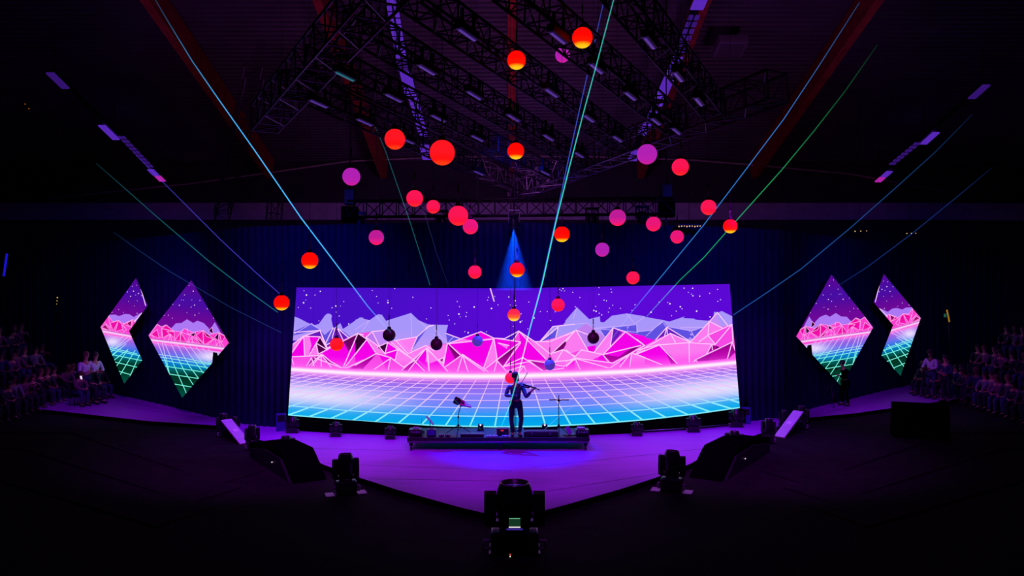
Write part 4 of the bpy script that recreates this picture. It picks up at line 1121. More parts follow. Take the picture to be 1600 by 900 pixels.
moving_head('dim moving-head lamp at the raised end of the right slanted violet board', 1252, 670, 634, -.12, -.6, 0, False, False, .6)
moving_head('small moving-head lamp peeking over the left slanted violet board', 367, 676, 651, 0, .6, 0, False, False, .6)
moving_head('small moving-head lamp peeking over the right slanted violet board', 1225, 667, 641, 0, -.6, 0, False, False, .6)
for px, py, pt_, lab in ((457, 676, 652, 'leftmost of the lamps before the screen plinth'), (525, 682, 660, 'second lamp from the left before the screen plinth'), (610, 686, 666, 'lamp before the screen plinth just left of the riser'),
                         (995, 681, 660, 'lamp before the screen plinth just right of the riser'), (1083, 675, 650, 'second lamp from the right before the screen plinth'), (1150, 667, 640, 'rightmost of the lamps before the screen plinth')):
    moving_head('small dark dome-headed ' + lab, px, py, pt_, 0.0, 0, -.35, False, False, .86, 'lamps before the screen plinth')

# slanted boards and wedge boxes along the V edge
def slanted_board(label, corners, s):
    (ax, ay), (bx, by) = corners          # lower end and raised end (middle of the board edge)
    lo = ground(ax, ay, -.12)
    hi = U(bx, by, lo.y + .8)
    t = thing('slanted_board', label, 'board', lo)
    d = hi - lo; L = d.length; d.normalize()
    side = Vector((d.y, -d.x, 0)).normalized()
    nrm = d.cross(side).normalized()
    if nrm.y > 0: nrm = -nrm
    side = nrm.cross(d).normalized()
    R = Matrix((d, side, nrm)).transposed()
    MB().box(d * L / 2 + nrm * .02, (L, .34, .05), R, .01).build('panel', WHITEP, t)
    MB().box(d * L * .52 + nrm * .05, (.14, .16, .012), R, .002).build('label_plate', mat('label_plate', (240, 235, 245), .5, noise=.05), t)
    MB().box(d * L * .5 - nrm * .05, (L * .96, .26, .09), R, .01).build('back_frame', BLACK, t)
    for q in (.3, .85):
        a = d * L * q - nrm * .09
        MB().tube([a, Vector((a.x, a.y + .1, 0.0))], .025, 6).build('prop', BLACKM, t)
slanted_board('slanted white board lit violet, leaning at the left end of the V edge', ((383, 694), (353, 657)), -1)
slanted_board('slanted white board lit violet, leaning at the right end of the V edge', ((1218, 684), (1248, 643.5)), 1)

def wedge_box(label, near, far_, side, zt, base_out):
    A_, B_ = ground(*near, -.12), ground(*far_, -.12)
    t = thing('wedge_box', label, 'box', A_)
    d = (B_ - A_); L = d.length; d = d.normalized()
    o = Vector((d.y, -d.x, 0)) * (1 if side > 0 else -1)
    if o.y > 0: o = -o
    M = Matrix(((d.x, o.x, 0, 0), (d.y, o.y, 0, 0), (0, 0, 1, 0), (0, 0, 0, 1)))
    def ext(name, prof, w0, w1, m):
        mb = MB()
        a = [mb.bm.verts.new(M @ Vector((u, w0, z))) for u, z in prof]
        b = [mb.bm.verts.new(M @ Vector((u, w1, z))) for u, z in prof]
        n_ = len(prof)
        for k in range(n_): mb.bm.faces.new((a[k], a[(k + 1) % n_], b[(k + 1) % n_], b[k]))
        mb.bm.faces.new(a); mb.bm.faces.new(b[::-1])
        return mb.build(name, m, t)
    ext('cloth_cover', [(0, 0), (L * .22, zt * .86), (L * .27, zt), (L * .62, zt * .98), (L, zt * .62), (L, 0)], .0, base_out, CLOTHK)
    ext('front_lip', [(L * .05, 0), (L * .24, zt * .7), (L * .6, zt * .75), (L * .96, zt * .4), (L * .96, 0)], base_out, base_out + .06, BLACK)
    MB().ball(M @ Vector((L * .4, base_out + .07, .25)), .018, 8).build('status_led', mat('led_dim', (255, 235, 230), .3, emit=(205, 190, 190), strength=1.0), t)
    return t
wedge_box('low black cloth-covered wedge box on the left V edge', (511, 749), (436, 707), -1, .60, .8)
wedge_box('low black cloth-covered wedge box on the right V edge', (1076, 746), (1158, 699), 1, .60, .8)

# ------------------------------------------------------------------ riser and gear
RY = 21.80
rise = thing('stage_riser', 'low wheeled black riser platform under the violinist', 'platform', (-.375, RY, 0))
RW, RD = 5.0, 1.5
mb = MB(); mb.box((0, 0, .31), (RW, RD, .08), None, .012); mb.build('deck', mat('riser_deck', (44, 42, 50), .55, noise=.2, scale=6), rise)
mb = MB(); mb.box((0, -RD / 2 - .015, .245), (RW - .06, .03, .05), None, .006); mb.build('front_rail', STEEL, rise)
mb = MB(); mb.box((0, -RD / 2 - .012, .33), (RW, .022, .075), None, .006); mb.build('front_board', BLACK, rise)
for x in (-1, 1): MB().box((x * (RW / 2 - .03), 0, .245), (.05, RD, .05), None, .006).build('side_rail', STEEL, rise)
for x in (-RW / 2 + .1, 0.06, RW / 2 - .1):
    for y in (-RD / 2 + .1, RD / 2 - .1):
        lg = MB(); lg.box((x, y, .2), (.11, .09, .16), None, .01); l_ = lg.build('leg', BLACK, rise)
        w = MB(); w.lathe([(0, -.03), (.05, -.03), (.065, -.02), (.065, .02), (.05, .03), (0, .03)], (x, y, .065), 14, Matrix.Rotation(PI / 2, 3, 'Y')); w.build('caster', DKPLASTIC, l_)
ZR = .352
def R_(px, py=None, y=RY - .35): return Vector(((px - 800) / F * y, y, ZR))

# microphone-type stand with a tilted pad
def tripod(t, h, r0=.42):
    MB().tube([(0, 0, .12), (0, 0, h)], .012, 8).build('pole', BLACKM, t)
    for k in range(3):
        a = 2 * PI * k / 3 + .5
        MB().tube([(0, 0, .28), (r0 * math.cos(a) * .5, r0 * math.sin(a) * .5, .15), (r0 * math.cos(a), r0 * math.sin(a), .012)], .011, 6).build('leg', BLACKM, t)
    MB().lathe([(0, .30), (.03, .30), (.03, .24), (0, .24)], n=10).build('collar', BLACKM, t)
t = thing('instrument_stand', 'thin black tripod stand with a bent top arm, left on the riser', 'stand', R_(716))
tripod(t, .52)
MB().lathe([(0, .03), (.022, .03), (.022, -.03), (0, -.03)], (0, 0, .50), 10).build('clutch', BLACKM, t)
MB().tube([(0, 0, .50), (.012, 0, .62), (.05, 0, .74), (.075, 0, .80)], .011, 8).build('arm', BLACKM, t)
MB().box((.078, 0, .83), (.06, .05, .07), Matrix.Rotation(.4, 3, 'Y'), .01).build('clamp', DKPLASTIC, t)
tp = R_(716)
b = thing('stand_instrument', 'small dark instrument with a round end and pale tapering neck, tilted on the left stand', 'instrument', tp + Vector((.075, 0, .88)))
MB().lathe([(0, -.09), (.09, -.09), (.105, -.05), (.105, .05), (.085, .10), (0, .10)], (-.11, 0, .075), 18, Matrix.Rotation(PI / 2 + .45, 3, 'Y')).build('pad_body', DKPLASTIC, b)
MB().prism([(-.16, -.085), (.0, -.09), (.12, -.05), (.24, -.03), (.27, 0), (.24, .03), (.12, .05), (.0, .09), (-.16, .085)], -.02, .022, Matrix.Translation((.05, 0, .01)) @ Matrix.Rotation(.42, 4, 'Y') @ Matrix.Rotation(.75, 4, 'X')).build('neck', mat('pad_plate', (215, 120, 150), .4, noise=.1), b)
MB().box((.02, 0, .05), (.14, .13, .03), Matrix.Rotation(.42, 3, 'Y'), .008).build('grip', DKPLASTIC, b)
MB().tube([(-.02, .02, -.02), (0, 0, -.06)], .02, 8).build('socket', BLACKM, b)

t = thing('music_stand', 'thin black stand with a level crossbar, right on the riser', 'stand', R_(873))
tripod(t, 1.12, .30)
mb = MB(); mb.tube([(-.24, 0, .98), (-.08, 0, .99), (0, 0, .965), (.1, 0, .985), (.26, 0, .98)], .016, 8); mb.build('crossbar', BLACKM, t)
MB().box((0, 0, .97), (.06, .05, .07), None, .01).build('clamp', DKPLASTIC, t)
for q in (-.24, .26): MB().box((q, 0, .985), (.05, .04, .03), None, .006).build('end_clip', DKPLASTIC, t)
# straight stand behind the violinist
t = thing('microphone_stand', 'straight thin stand behind the violinist\'s legs', 'stand', Vector((.11, 22.15, ZR)))
MB().lathe([(0, 0), (.13, 0), (.13, .015), (.02, .03), (0, .03)], n=18).build('base', BLACKM, t)
MB().tube([(0, 0, .02), (0, 0, 1.1)], .012, 8).build('pole', BLACKM, t)
MB().lathe([(0, -.06), (.02, -.05), (.026, .02), (.02, .06), (0, .07)], (0, 0, 1.16), 12).build('microphone', DKPLASTIC, t)

def device(name, label, cat, px, w, d, h, parts, y=RY - .45, m=DKPLASTIC, rz=0):
    p = R_(px, y=y)
    t = thing(name, label, cat, p, rz)
    MB().box((0, 0, h / 2), (w, d, h), None, min(.015, h * .2)).build('case', m, t)
    for nm, c, s, mm in parts:
        if nm == 'knob':
            MB().lathe([(0, .02), (.018, .02), (.022, 0), (0, 0)], c, 10, Matrix.Rotation(PI / 2, 3, 'X')).build('knob', mm, t)
        else: MB().box(c, s, None, min(s) * .15).build(nm, mm, t)
    return t
GLOW_R = mat('red_digits', (255, 60, 40), .3, emit=(255, 45, 40), strength=1.2)
LITE = mat('light_plastic', (150, 145, 165), .45, noise=.05)
device('amplifier', 'black amplifier with a pale handle at the left end of the riser', 'amplifier', 650, .36, .32, .2, [('knob', (-.1 + .07 * k, -.165, .13), None, LITE) for k in range(4)] + [('handle', (0, 0, .225), (.18, .05, .035), LITE), ('grille', (0, -.165, .06), (.3, .012, .07), BLACKM)])
t = thing('antenna_receiver', 'small receiver with an upright rod antenna, beside the left amplifier', 'receiver', R_(659, y=RY))
MB().box((0, 0, .04), (.14, .14, .08), None, .008).build('case', DKPLASTIC, t); MB().tube([(0, 0, .07), (0, 0, .42)], .006, 6).build('antenna', BLACKM, t)
t = thing('tilted_tablet', 'flat violet-lit tablet leaning left above the riser, beside the amplifier', 'tablet', R_(672, y=RY + .1))
Rt = Matrix.Rotation(.85, 3, 'Y')
MB().box((0, 0, .33), (.32, .22, .02), Rt, .005).build('tablet', mat('tablet_back', (150, 130, 190), .4), t)
MB().tube([(0, 0, 0), (0, 0, .33)], .012, 6).build('stem', BLACKM, t); MB().lathe([(0, 0), (.09, 0), (.09, .012), (0, .02)], n=14).build('base', BLACKM, t)
device('pedal_box', 'squat black box with blue-lit front near the left end of the riser', 'box', 674.5, .24, .25, .19, [('front_panel', (0, -.13, .1), (.2, .01, .13), mat('blue_front', (60, 60, 150), .4)), ('handle', (0, 0, .2), (.12, .03, .02), LITE)])  # blue light on the front panel is put into its colour
for px, lab in ((690, 'small cluster pedal left of the tripod stand'), (700, 'small cluster pedal touching the tripod stand leg')):
    device('effect_pedal', lab, 'pedal', px, .13, .16, .06, [('switch', (0, -.04, .065), (.03, .03, .015), STEEL), ('knob', (-.03, -.08, .04), None, LITE), ('knob', (.03, -.08, .04), None, LITE)], RY - .5)
t = device('pedal_board', 'long low board with a row of tiny pale buttons, behind the tripod stand', 'pedalboard', 738, .64, .25, .09, [('button', (-.28 + .04 * k, -.10, .095), (.018, .018, .012), LITE) for k in range(15)] + [('button', (-.26 + .065 * k, -.128, .05), (.025, .01, .025), BLACKM) for k in range(9)], RY - .55)
t = device('rack_unit', 'small box with a red digital display left of the violinist', 'rack unit', 785.5, .34, .22, .2, [('frame_bar', (0, -.112, .19), (.35, .012, .018), mat('red_frame', (190, 60, 90), .4)), ('side_bar', (-.165, -.112, .1), (.014, .012, .18), mat('red_frame', (190, 60, 90), .4)), ('side_bar', (.165, -.112, .1), (.014, .012, .18), mat('red_frame', (190, 60, 90), .4)), ('digit', (-.035, -.113, .14), (.022, .01, .035), GLOW_R), ('digit', (.005, -.113, .14), (.022, .01, .035), GLOW_R)], RY - .3)
device('effect_pedal', 'wide pale-topped pedal strip at the violinist\'s feet', 'pedal', 769, .3, .14, .035, [('switch', (-.1 + .1 * k, -.02, .04), (.04, .04, .015), STEEL) for k in range(3)], RY - .58, LITE)
device('effect_pedal', 'narrow pale pedal strip just below the red-display box', 'pedal', 790, .2, .14, .035, [('switch', (-.05 + .1 * k, -.02, .04), (.04, .04, .015), STEEL) for k in range(2)], RY - .58, LITE)
t = device('open_case', 'open black gear case with a sloping lid, right of the violinist', 'case', 845, .95, .4, .15, [('inner_panel', (.02, -.05, .155), (.86, .26, .012), BLACK), ('latch', (-.25, -.205, .1), (.05, .012, .05), STEEL), ('latch', (.25, -.205, .1), (.05, .012, .05), STEEL)], RY - .45)
MB().box((0, .17, .16), (.95, .03, .06), Matrix.Rotation(-.5, 3, 'X'), .01).build('lid', CLOTHK, t)
t = thing('laptop', 'small open laptop at the right end of the riser', 'laptop', R_(890), 0)
MB().box((0, 0, .012), (.28, .22, .02), Matrix.Rotation(.5, 3, 'Z'), .004).build('keyboard_base', DKPLASTIC, t)
MB().box((-.02, .06, .12), (.11, .015, .22), Matrix.Rotation(-.45, 3, 'Y'), .004).build('screen', mat('laptop_lid', (150, 120, 210), .35), t)
device('amplifier', 'black amplifier with a pale curved top at the right end of the riser', 'amplifier', 909.5, .36, .34, .19, [('knob', (-.1 + .07 * k, -.175, .13), None, LITE) for k in range(4)] + [('top_tray', (-.03, 0, .215), (.22, .18, .05), LITE), ('grille', (0, -.175, .06), (.3, .012, .07), BLACKM)])
for px, py, lab in ((751, 671, 'left small laser projector with a bright spot, behind the pedal board'), (851, 671, 'right small laser projector with a bright spot, behind the gear case')):
    p = U(px, 678, 22.2)
    t = thing('laser_projector', lab, 'laser', Vector((p.x, 22.2, ZR)))
    MB().box((0, 0, .10), (.16, .2, .14), None, .012).build('case', DKPLASTIC, t)
    MB().box((0, 0, .015), (.2, .16, .03), None, .005).build('foot', BLACKM, t)
    MB().ball((0, -.105, .165), .022, 10).build('aperture', mat('laser_spot', (220, 240, 255), .3, emit=(225, 240, 255), strength=2.0), t)
# ------------------------------------------------------------------ people
def skin_bm(bm, nodes, edges, root, sub=1):
    """grow one continuous surface over a skeleton and add it to bm"""
    names = list(nodes)
    me = bpy.data.meshes.new('skeleton')
    me.from_pydata([nodes[n][0] for n in names], [(names.index(a), names.index(b)) for a, b in edges], [])
    o = bpy.data.objects.new('skeleton', me); COL.objects.link(o)
    md = o.modifiers.new('skin', 'SKIN'); md.use_smooth_shade = True; md.branch_smoothing = .4
    for i, n in enumerate(names):
        sv = me.skin_vertices[0].data[i]
        r = nodes[n][1]
        sv.radius = r if isinstance(r, tuple) else (r, r)
        sv.use_root = (n == root)
    ss = o.modifiers.new('sub', 'SUBSURF'); ss.levels = sub; ss.render_levels = sub
    dg = bpy.context.evaluated_depsgraph_get()
    ev = o.evaluated_get(dg)
    m2 = bpy.data.meshes.new_from_object(ev)
    bm.from_mesh(m2)
    bpy.data.objects.remove(o); bpy.data.meshes.remove(me); bpy.data.meshes.remove(m2)

V = Vector
def ln_(a, b, t): return V(a) * (1 - t) + V(b) * t
SKIN_ = mat('skin', (190, 130, 105), .55, noise=.08, scale=12)
SKIN2 = mat('skin_dark', (120, 78, 60), .55, noise=.08, scale=12)
HAIR = mat('hair_dark', (38, 28, 26), .7, noise=.3, scale=40)
HAIR2 = mat('hair_brown', (92, 62, 44), .7, noise=.3, scale=40)
SHOE = mat('shoe', (40, 38, 42), .5)
JEANS = mat('jeans', (52, 58, 92), .85, noise=.2, scale=20)
TROU = mat('dark_trousers', (34, 32, 44), .85, noise=.2, scale=20)

def hand(mb, wrist, palm, up, r=.0085, curl=.35, n=5):
    """palm direction from wrist to palm, with five unequal bent fingers"""
    d = (V(palm) - V(wrist)).normalized()
    side = d.cross(V(up)).normalized(); upv = side.cross(d).normalized()
    c = V(palm)
    for k, (off, L) in enumerate(((-.028, .062), (-.010, .076), (.009, .072), (.026, .056))):
        p0 = c + side * off + d * .02
        p1 = p0 + (d * math.cos(curl) - upv * math.sin(curl)) * L * .55
        p2 = p1 + (d * math.cos(curl * 2.4) - upv * math.sin(curl * 2.4)) * L * .5
        mb.tube([p0 - d * .02, p0, p1, p2], [r * 1.1, r * 1.05, r * .95, r * .7], n)
    p0 = c - side * .035 - d * .03
    p1 = p0 - side * .03 + d * .025 - upv * .008
    mb.tube([p0 + side * .012, p0, p1, p1 + d * .03 + side * .006], [r * 1.3, r * 1.2, r * 1.1, r * .8], n)

def figure(J, mats, hair='short', sub=1, curl=.4, extra=None):
    """J: joints; returns list of (part name, mesh, material)"""
    look = V(J.get('look', (0, -1, 0))).normalized()
    hc = V(J['head']); nk = V(J['neck']); ch = V(J['chest'])
    upd = (hc - nk).normalized()
    sidev = look.cross(upd).normalized(); look = upd.cross(sidev).normalized()
    out = []
    # body
    nodes = {'pelvis': (V(J['pelvis']), .105), 'waist': (ln_(J['pelvis'], ch, .45), (.12, .095)), 'chest': (ch, (.14, .105)), 'nb': (nk, (.075, .065)), 'nk2': (nk + upd * .06, .055)}
    edges = [('pelvis', 'waist'), ('waist', 'chest'), ('chest', 'nb'), ('nb', 'nk2')]
    nodes['jaw'] = (hc - upd * .07 + look * .015, (.066, .074)); nodes['mid'] = (hc, (.080, .098)); nodes['top'] = (hc + upd * .075 - look * .01, (.066, .080))
    edges += [('nk2', 'jaw'), ('jaw', 'mid'), ('mid', 'top')]
    for s in 'LR':
        sh, el, wr, ha = (V(J[k + s]) for k in ('sh', 'el', 'wr', 'ha'))
        nodes['sh' + s] = (sh, .062); nodes['ua' + s] = (ln_(sh, el, .5), .050); nodes['el' + s] = (el, .040); nodes['fa' + s] = (ln_(el, wr, .35), .038); nodes['wr' + s] = (wr, .026); nodes['ha' + s] = (ha, (.036, .022))
        edges += [('chest', 'sh' + s), ('sh' + s, 'ua' + s), ('ua' + s, 'el' + s), ('el' + s, 'fa' + s), ('fa' + s, 'wr' + s), ('wr' + s, 'ha' + s)]
        hp, kn, an, to = (V(J[k + s]) for k in ('hip', 'kn', 'an', 'toe'))
        nodes['hp' + s] = (hp, .088); nodes['th' + s] = (ln_(hp, kn, .5), .074); nodes['kn' + s] = (kn, .054); nodes['cf' + s] = (ln_(kn, an, .3), .054); nodes['an' + s] = (an, .036); nodes['to' + s] = (to, (.034, .026))
        edges += [('pelvis', 'hp' + s), ('hp' + s, 'th' + s), ('th' + s, 'kn' + s), ('kn' + s, 'cf' + s), ('cf' + s, 'an' + s), ('an' + s, 'to' + s)]
    mb = MB()
    skin_bm(mb.bm, nodes, edges, 'pelvis', sub)
    # face: nose, ears, brow, mouth
    mb.tube([hc + upd * .02 + look * .085, hc - upd * .018 + look * .112, hc - upd * .03 + look * .088], [.008, .014, .012], 6)
    for q in (-1, 1):
        mb.tube([hc + sidev * q * .078 + upd * .03, hc + sidev * q * .088 + upd * .005 - look * .01, hc + sidev * q * .076 - upd * .03], [.008, .014, .008], 6)
        mb.tube([hc + sidev * q * .05 + upd * .032 + look * .078, hc + sidev * q * .018 + upd * .03 + look * .092], [.006, .008], 5)
    mb.tube([hc - upd * .056 + look * .082 + sidev * .024, hc - upd * .054 + look * .09, hc - upd * .056 + look * .082 - sidev * .024], [.004, .008, .004], 5)
    for s in 'LR':
        hand(mb, J['wr' + s], J['ha' + s], J.get('hup' + s, (0, 0, 1)), curl=J.get('curl' + s, curl))
    for f in mb.bm.faces: f.smooth = True
    out.append(('body', mb.mesh('body'), mats['skin']))
    eb = MB()
    for q in (-1, 1): eb.ball(hc + sidev * q * .033 + upd * .012 + look * .083, .0105, 8)
    out.append(('eyes', eb.mesh('eyes'), mat('eye', (225, 220, 220), .3)))
    # shirt
    mb = MB()
    g = mats.get('grow', 1.0)
    nd = {'pelvis': (V(J['pelvis']) + V((0, 0, .02)), (.135 * g, .115 * g)), 'waist': (ln_(J['pelvis'], ch, .45), (.14 * g, .112 * g)), 'chest': (ch, (.158 * g, .122 * g)), 'nb': (nk + V((0, 0, -.015)), (.088, .076))}
    ed = [('pelvis', 'waist'), ('waist', 'chest'), ('chest', 'nb')]
    for s in 'LR':
        sh, el, wr = (V(J[k + s]) for k in ('sh', 'el', 'wr'))
        nd['sh' + s] = (sh, .076); nd['ua' + s] = (ln_(sh, el, .5), .064); nd['el' + s] = (el, .055)
        ed += [('chest', 'sh' + s), ('sh' + s, 'ua' + s), ('ua' + s, 'el' + s)]
        if mats.get('sleeve', 1):
            nd['fa' + s] = (ln_(el, wr, .4), .052); nd['wr' + s] = (ln_(el, wr, .88), .040)
            ed += [('el' + s, 'fa' + s), ('fa' + s, 'wr' + s)]
    skin_bm(mb.bm, nd, ed, 'pelvis', sub)
    out.append(('shirt', mb.mesh('shirt'), mats['shirt']))
    # trousers
    mb = MB()
    nd = {'pelvis': (V(J['pelvis']) + V((0, 0, -.01)), (.138, .118))}; ed = []
    for s in 'LR':
        hp, kn, an = (V(J[k + s]) for k in ('hip', 'kn', 'an'))
        nd['hp' + s] = (hp, .100); nd['th' + s] = (ln_(hp, kn, .5), .088); nd['kn' + s] = (kn, .069); nd['cf' + s] = (ln_(kn, an, .35), .066); nd['an' + s] = (ln_(kn, an, .97), .054)
        ed += [('pelvis', 'hp' + s), ('hp' + s, 'th' + s), ('th' + s, 'kn' + s), ('kn' + s, 'cf' + s), ('cf' + s, 'an' + s)]
    skin_bm(mb.bm, nd, ed, 'pelvis', sub)
    out.append(('trousers', mb.mesh('trousers'), mats['trousers']))
    for s in 'LR':
        mb = MB()
        an, to = V(J['an' + s]), V(J['toe' + s])
        d = (to - an); d.z = 0; d.normalize()
        z = min(an.z, to.z)
        mb.tube([an - d * .06 + V((0, 0, -.045)), an + V((0, 0, -.03)), ln_(an, to, .6) + V((0, 0, -.02)), to + d * .035], [.034, .05, .046, .028], 8)
        out.append(('shoe', mb.mesh('shoe'), SHOE))
    mb = MB()
    if hair == 'cap':
        mb.lathe([(0, .128), (.055, .118), (.092, .08), (.104, .03), (.100, .0), (.0, .0)], hc + upd * .015 - look * .012, 18, Matrix((sidev, look, upd)).transposed())
    else:
        prof = [(0, .128), (.05, .118), (.086, .085), (.101, .04), (.100, .0), (.090, -.035), (.06, -.05), (0, -.05)]
        mb.lathe(prof, hc - look * .022 + upd * .018, 16, Matrix((sidev, look, upd)).transposed())
        if hair == 'long':
            mb.tube([hc - look * .05 + upd * .03, hc - look * .075 - upd * .08, hc - look * .075 - upd * .2], [.075, .08, .05], 10)
    out.append(('hair', mb.mesh('hair'), mats['hair']))
    return out

def person(label, parts, loc, rz=0, group=None):
    t = thing('person', label, 'person', loc, rz, group)
    for nm, me, m in parts: link(nm, me, m, t)
    return t

# the violinist
J = dict(pelvis=(0, 0, .93), chest=(-.005, -.02, 1.28), neck=(-.01, -.02, 1.47), head=(-.005, -.05, 1.655), look=(.75, -.75, -.12),
         shR=(-.19, -.01, 1.40), elR=(-.275, -.10, 1.15), wrR=(-.10, -.33, 1.17), haR=(-.02, -.38, 1.20),
         shL=(.18, -.03, 1.40), elL=(.28, -.20, 1.12), wrL=(.42, -.36, 1.30), haL=(.475, -.38, 1.355),
         hipR=(-.10, 0, .90), knR=(-.125, -.05, .49), anR=(-.085, .02, .09), toeR=(-.10, -.15, .045),
         hipL=(.10, 0, .90), knL=(.15, -.06, .49), anL=(.10, .02, .09), toeL=(.15, -.14, .045), curlL=1.0, curlR=.9, hupL=(0, -1, .2), hupR=(0, 0, 1))
vio_p = V((U(806, 685, 21.25).x, 21.25, ZR))
perf = figure(J, dict(skin=SKIN_, shirt=mat('blue_shirt', (70, 76, 100), .8, noise=.1), trousers=mat('violinist_trousers', (30, 32, 52), .85, noise=.2), hair=HAIR, sleeve=1, grow=1.0), sub=2)
vi = person('violinist in dark shirt, waistcoat and trousers playing at centre of the riser', perf, vio_p)
mb = MB()
skin_bm(mb.bm, {'p': (V((0, 0, .97)), (.155, .125)), 'w': (V((0, -.01, 1.1)), (.156, .122)), 'c': (V((-.005, -.02, 1.27)), (.176, .138)), 'sL': (V((.12, -.02, 1.41)), .07), 'sR': (V((-.13, -.02, 1.41)), .07)}, [('p', 'w'), ('w', 'c'), ('c', 'sL'), ('c', 'sR')], 'p', 2)
mb.build('waistcoat', mat('waistcoat', (44, 34, 58), .7, noise=.2, scale=20), vi)
bd = MB(); hc = V(J['head']); lk = V(J['look']).normalized()
bd.tube([hc + lk * .03 + V((0, 0, -.05)), hc + lk * .06 + V((0, 0, -.095)), hc + lk * .03 + V((0, 0, -.10))], [.06, .058, .03], 10)
bd.build('beard', HAIR, vi)
# violin and bow
a = V((.075, -.20, 1.475)); b = V((.53, -.40, 1.37))
d = (b - a).normalized(); L = (b - a).length
sd = d.cross(V((0, 0, 1))).normalized(); upv = sd.cross(d).normalized()
nrm = (upv * .8 - sd * -.35).normalized(); sd = nrm.cross(d).normalized()
Mv = Matrix(((sd.x, d.x, nrm.x, 0), (sd.y, d.y, nrm.y, 0), (sd.z, d.z, nrm.z, 0), (0, 0, 0, 1)))
vt = thing('violin', 'dark violin held under the chin of the violinist', 'violin', vio_p + a)
prof = []
for k in range(40):
    t = 2 * PI * k / 40
    y = .165 - .17 * math.cos(t)
    w = .085 + .022 * math.cos(2 * t) - .012 * math.cos(t) * -1
    prof.append((w * math.sin(t) * (1 - .30 * math.exp(-((y - .18) / .045) ** 2)), y))
VW = mat('violin_wood', (92, 38, 24), .25, noise=.2, scale=14)
mb = MB(); mb.prism(prof, -.022, .022, Mv); mb.build('violin_body', VW, vt)
ft = lambda x, y, z: Mv @ V((x, y, z))
MB().tube([ft(0, .30, .02), ft(0, .56, .015)], [.016, .012], 8).build('neck', VW, vt)
mb = MB(); mb.tube([ft(0, .14, .045), ft(0, .54, .03)], [.020, .012], 6); mb.build('fingerboard', BLACK, vt)
MB().tube([ft(0, .55, .015), ft(0, .60, .012), ft(0, .625, -.01), ft(0, .612, -.03)], [.014, .013, .012, .006], 8).build('scroll', VW, vt)
for k, (q, y) in enumerate(((-1, .565), (1, .575), (-1, .59), (1, .60))): MB().tube([ft(0, y, .01), ft(q * .035, y, .01)], [.004, .007], 6).build('peg', BLACK, vt)
MB().box(ft(0, .17, .045), (.05, .006, .03), Mv.to_3x3()).build('bridge', mat('pale_wood', (200, 170, 120), .5), vt)
MB().lathe([(0, .012), (.03, .01), (.035, 0), (0, 0)], ft(-.04, .02, .024), 14, Mv.to_3x3()).build('chin_rest', BLACK, vt)
p0, p1 = V((-.03, -.40, 1.205)), V((.318, -.36, 1.815))
bt = thing('violin_bow', 'violin bow pointing up right from the violinist\'s right hand', 'bow', vio_p + p0)
q = p1 - p0; pd = q.normalized().cross(V((0, 1, 0))).normalized()
MB().tube([V((0, 0, 0)), q * .5 + pd * .006, q], [.009, .008, .007], 6).build('stick', VW, bt)
MB().tube([q * .03 - pd * .018, q * .99 - pd * .016], .003, 4).build('bow_hair', mat('bow_hair', (220, 215, 205), .6), bt)
MB().box(q * .04 - pd * .01, (.014, .014, .04), None, .003).build('frog', BLACK, bt)

# camera operator in front of the right diamond
OP = dict(pelvis=(0, 0, .90), chest=(0, -.05, 1.25), neck=(0, -.08, 1.43), head=(0, -.13, 1.60), look=(0, -1, -.15),
          shR=(-.19, -.05, 1.37), elR=(-.25, -.26, 1.14), wrR=(-.10, -.46, 1.25), haR=(-.06, -.53, 1.29), shL=(.19, -.05, 1.37), elL=(.25, -.22, 1.13), wrL=(.14, -.45, 1.18), haL=(.09, -.52, 1.22),
          hipR=(-.1, 0, .88), knR=(-.13, -.06, .48), anR=(-.13, .04, .09), toeR=(-.15, -.13, .045), hipL=(.1, 0, .88), knL=(.13, -.06, .48), anL=(.13, .04, .09), toeL=(.15, -.13, .045))
opp = ground(1320, 634)
person('camera operator in black standing before the right diamond screen', figure(OP, dict(skin=SKIN_, shirt=CLOTHK, trousers=CLOTHK, hair=HAIR)), opp, -PI / 2 + .35)
ct = thing('video_camera', 'black video camera aimed left by its operator', 'camera', opp + V((-.62, -.20, 1.27)), .3)
MB().box((0, 0, .1), (.42, .16, .2), None, .015).build('camera_body', DKPLASTIC, ct)
MB().lathe([(0, 0), (.055, 0), (.06, .1), (.075, .22), (.08, .28), (.07, .28), (.065, .24), (0, .24)], (-.2, 0, .11), 18, Matrix.Rotation(-PI / 2, 3, 'Y')).build('lens', BLACK, ct)
MB().tube([(.1, 0, .2), (.08, 0, .27), (-.12, 0, .27), (-.14, 0, .2)], .016, 6).build('top_handle', BLACK, ct)
MB().box((.1, -.12, .16), (.12, .05, .09), None, .008).build('viewfinder', BLACK, ct)
MB().ball((.02, -.085, .13), .016, 8).build('tally_lamp', mat('tally', (220, 235, 255), .3, emit=(200, 220, 240), strength=1.0), ct)
tt = thing('camera_tripod', 'black tripod carrying the video camera', 'tripod', V((ct.location.x, ct.location.y, 0)))
MB().tube([(0, 0, .9), (0, 0, 1.27)], .035, 8).build('column', BLACK, tt)
MB().box((0, 0, 1.22), (.16, .12, .09), None, .015).build('pan_head', BLACK, tt)
for k in range(3):
    an = 2 * PI * k / 3 + .4
    MB().tube([(0, 0, .98), (.2 * math.cos(an), .2 * math.sin(an), .5), (.42 * math.cos(an), .42 * math.sin(an), .015)], [.03, .024, .018], 6).build('leg', BLACK, tt)
MB().tube([(.05, 0, 1.2), (.36, .05, 1.08)], .012, 6).build('pan_bar', BLACK, tt)

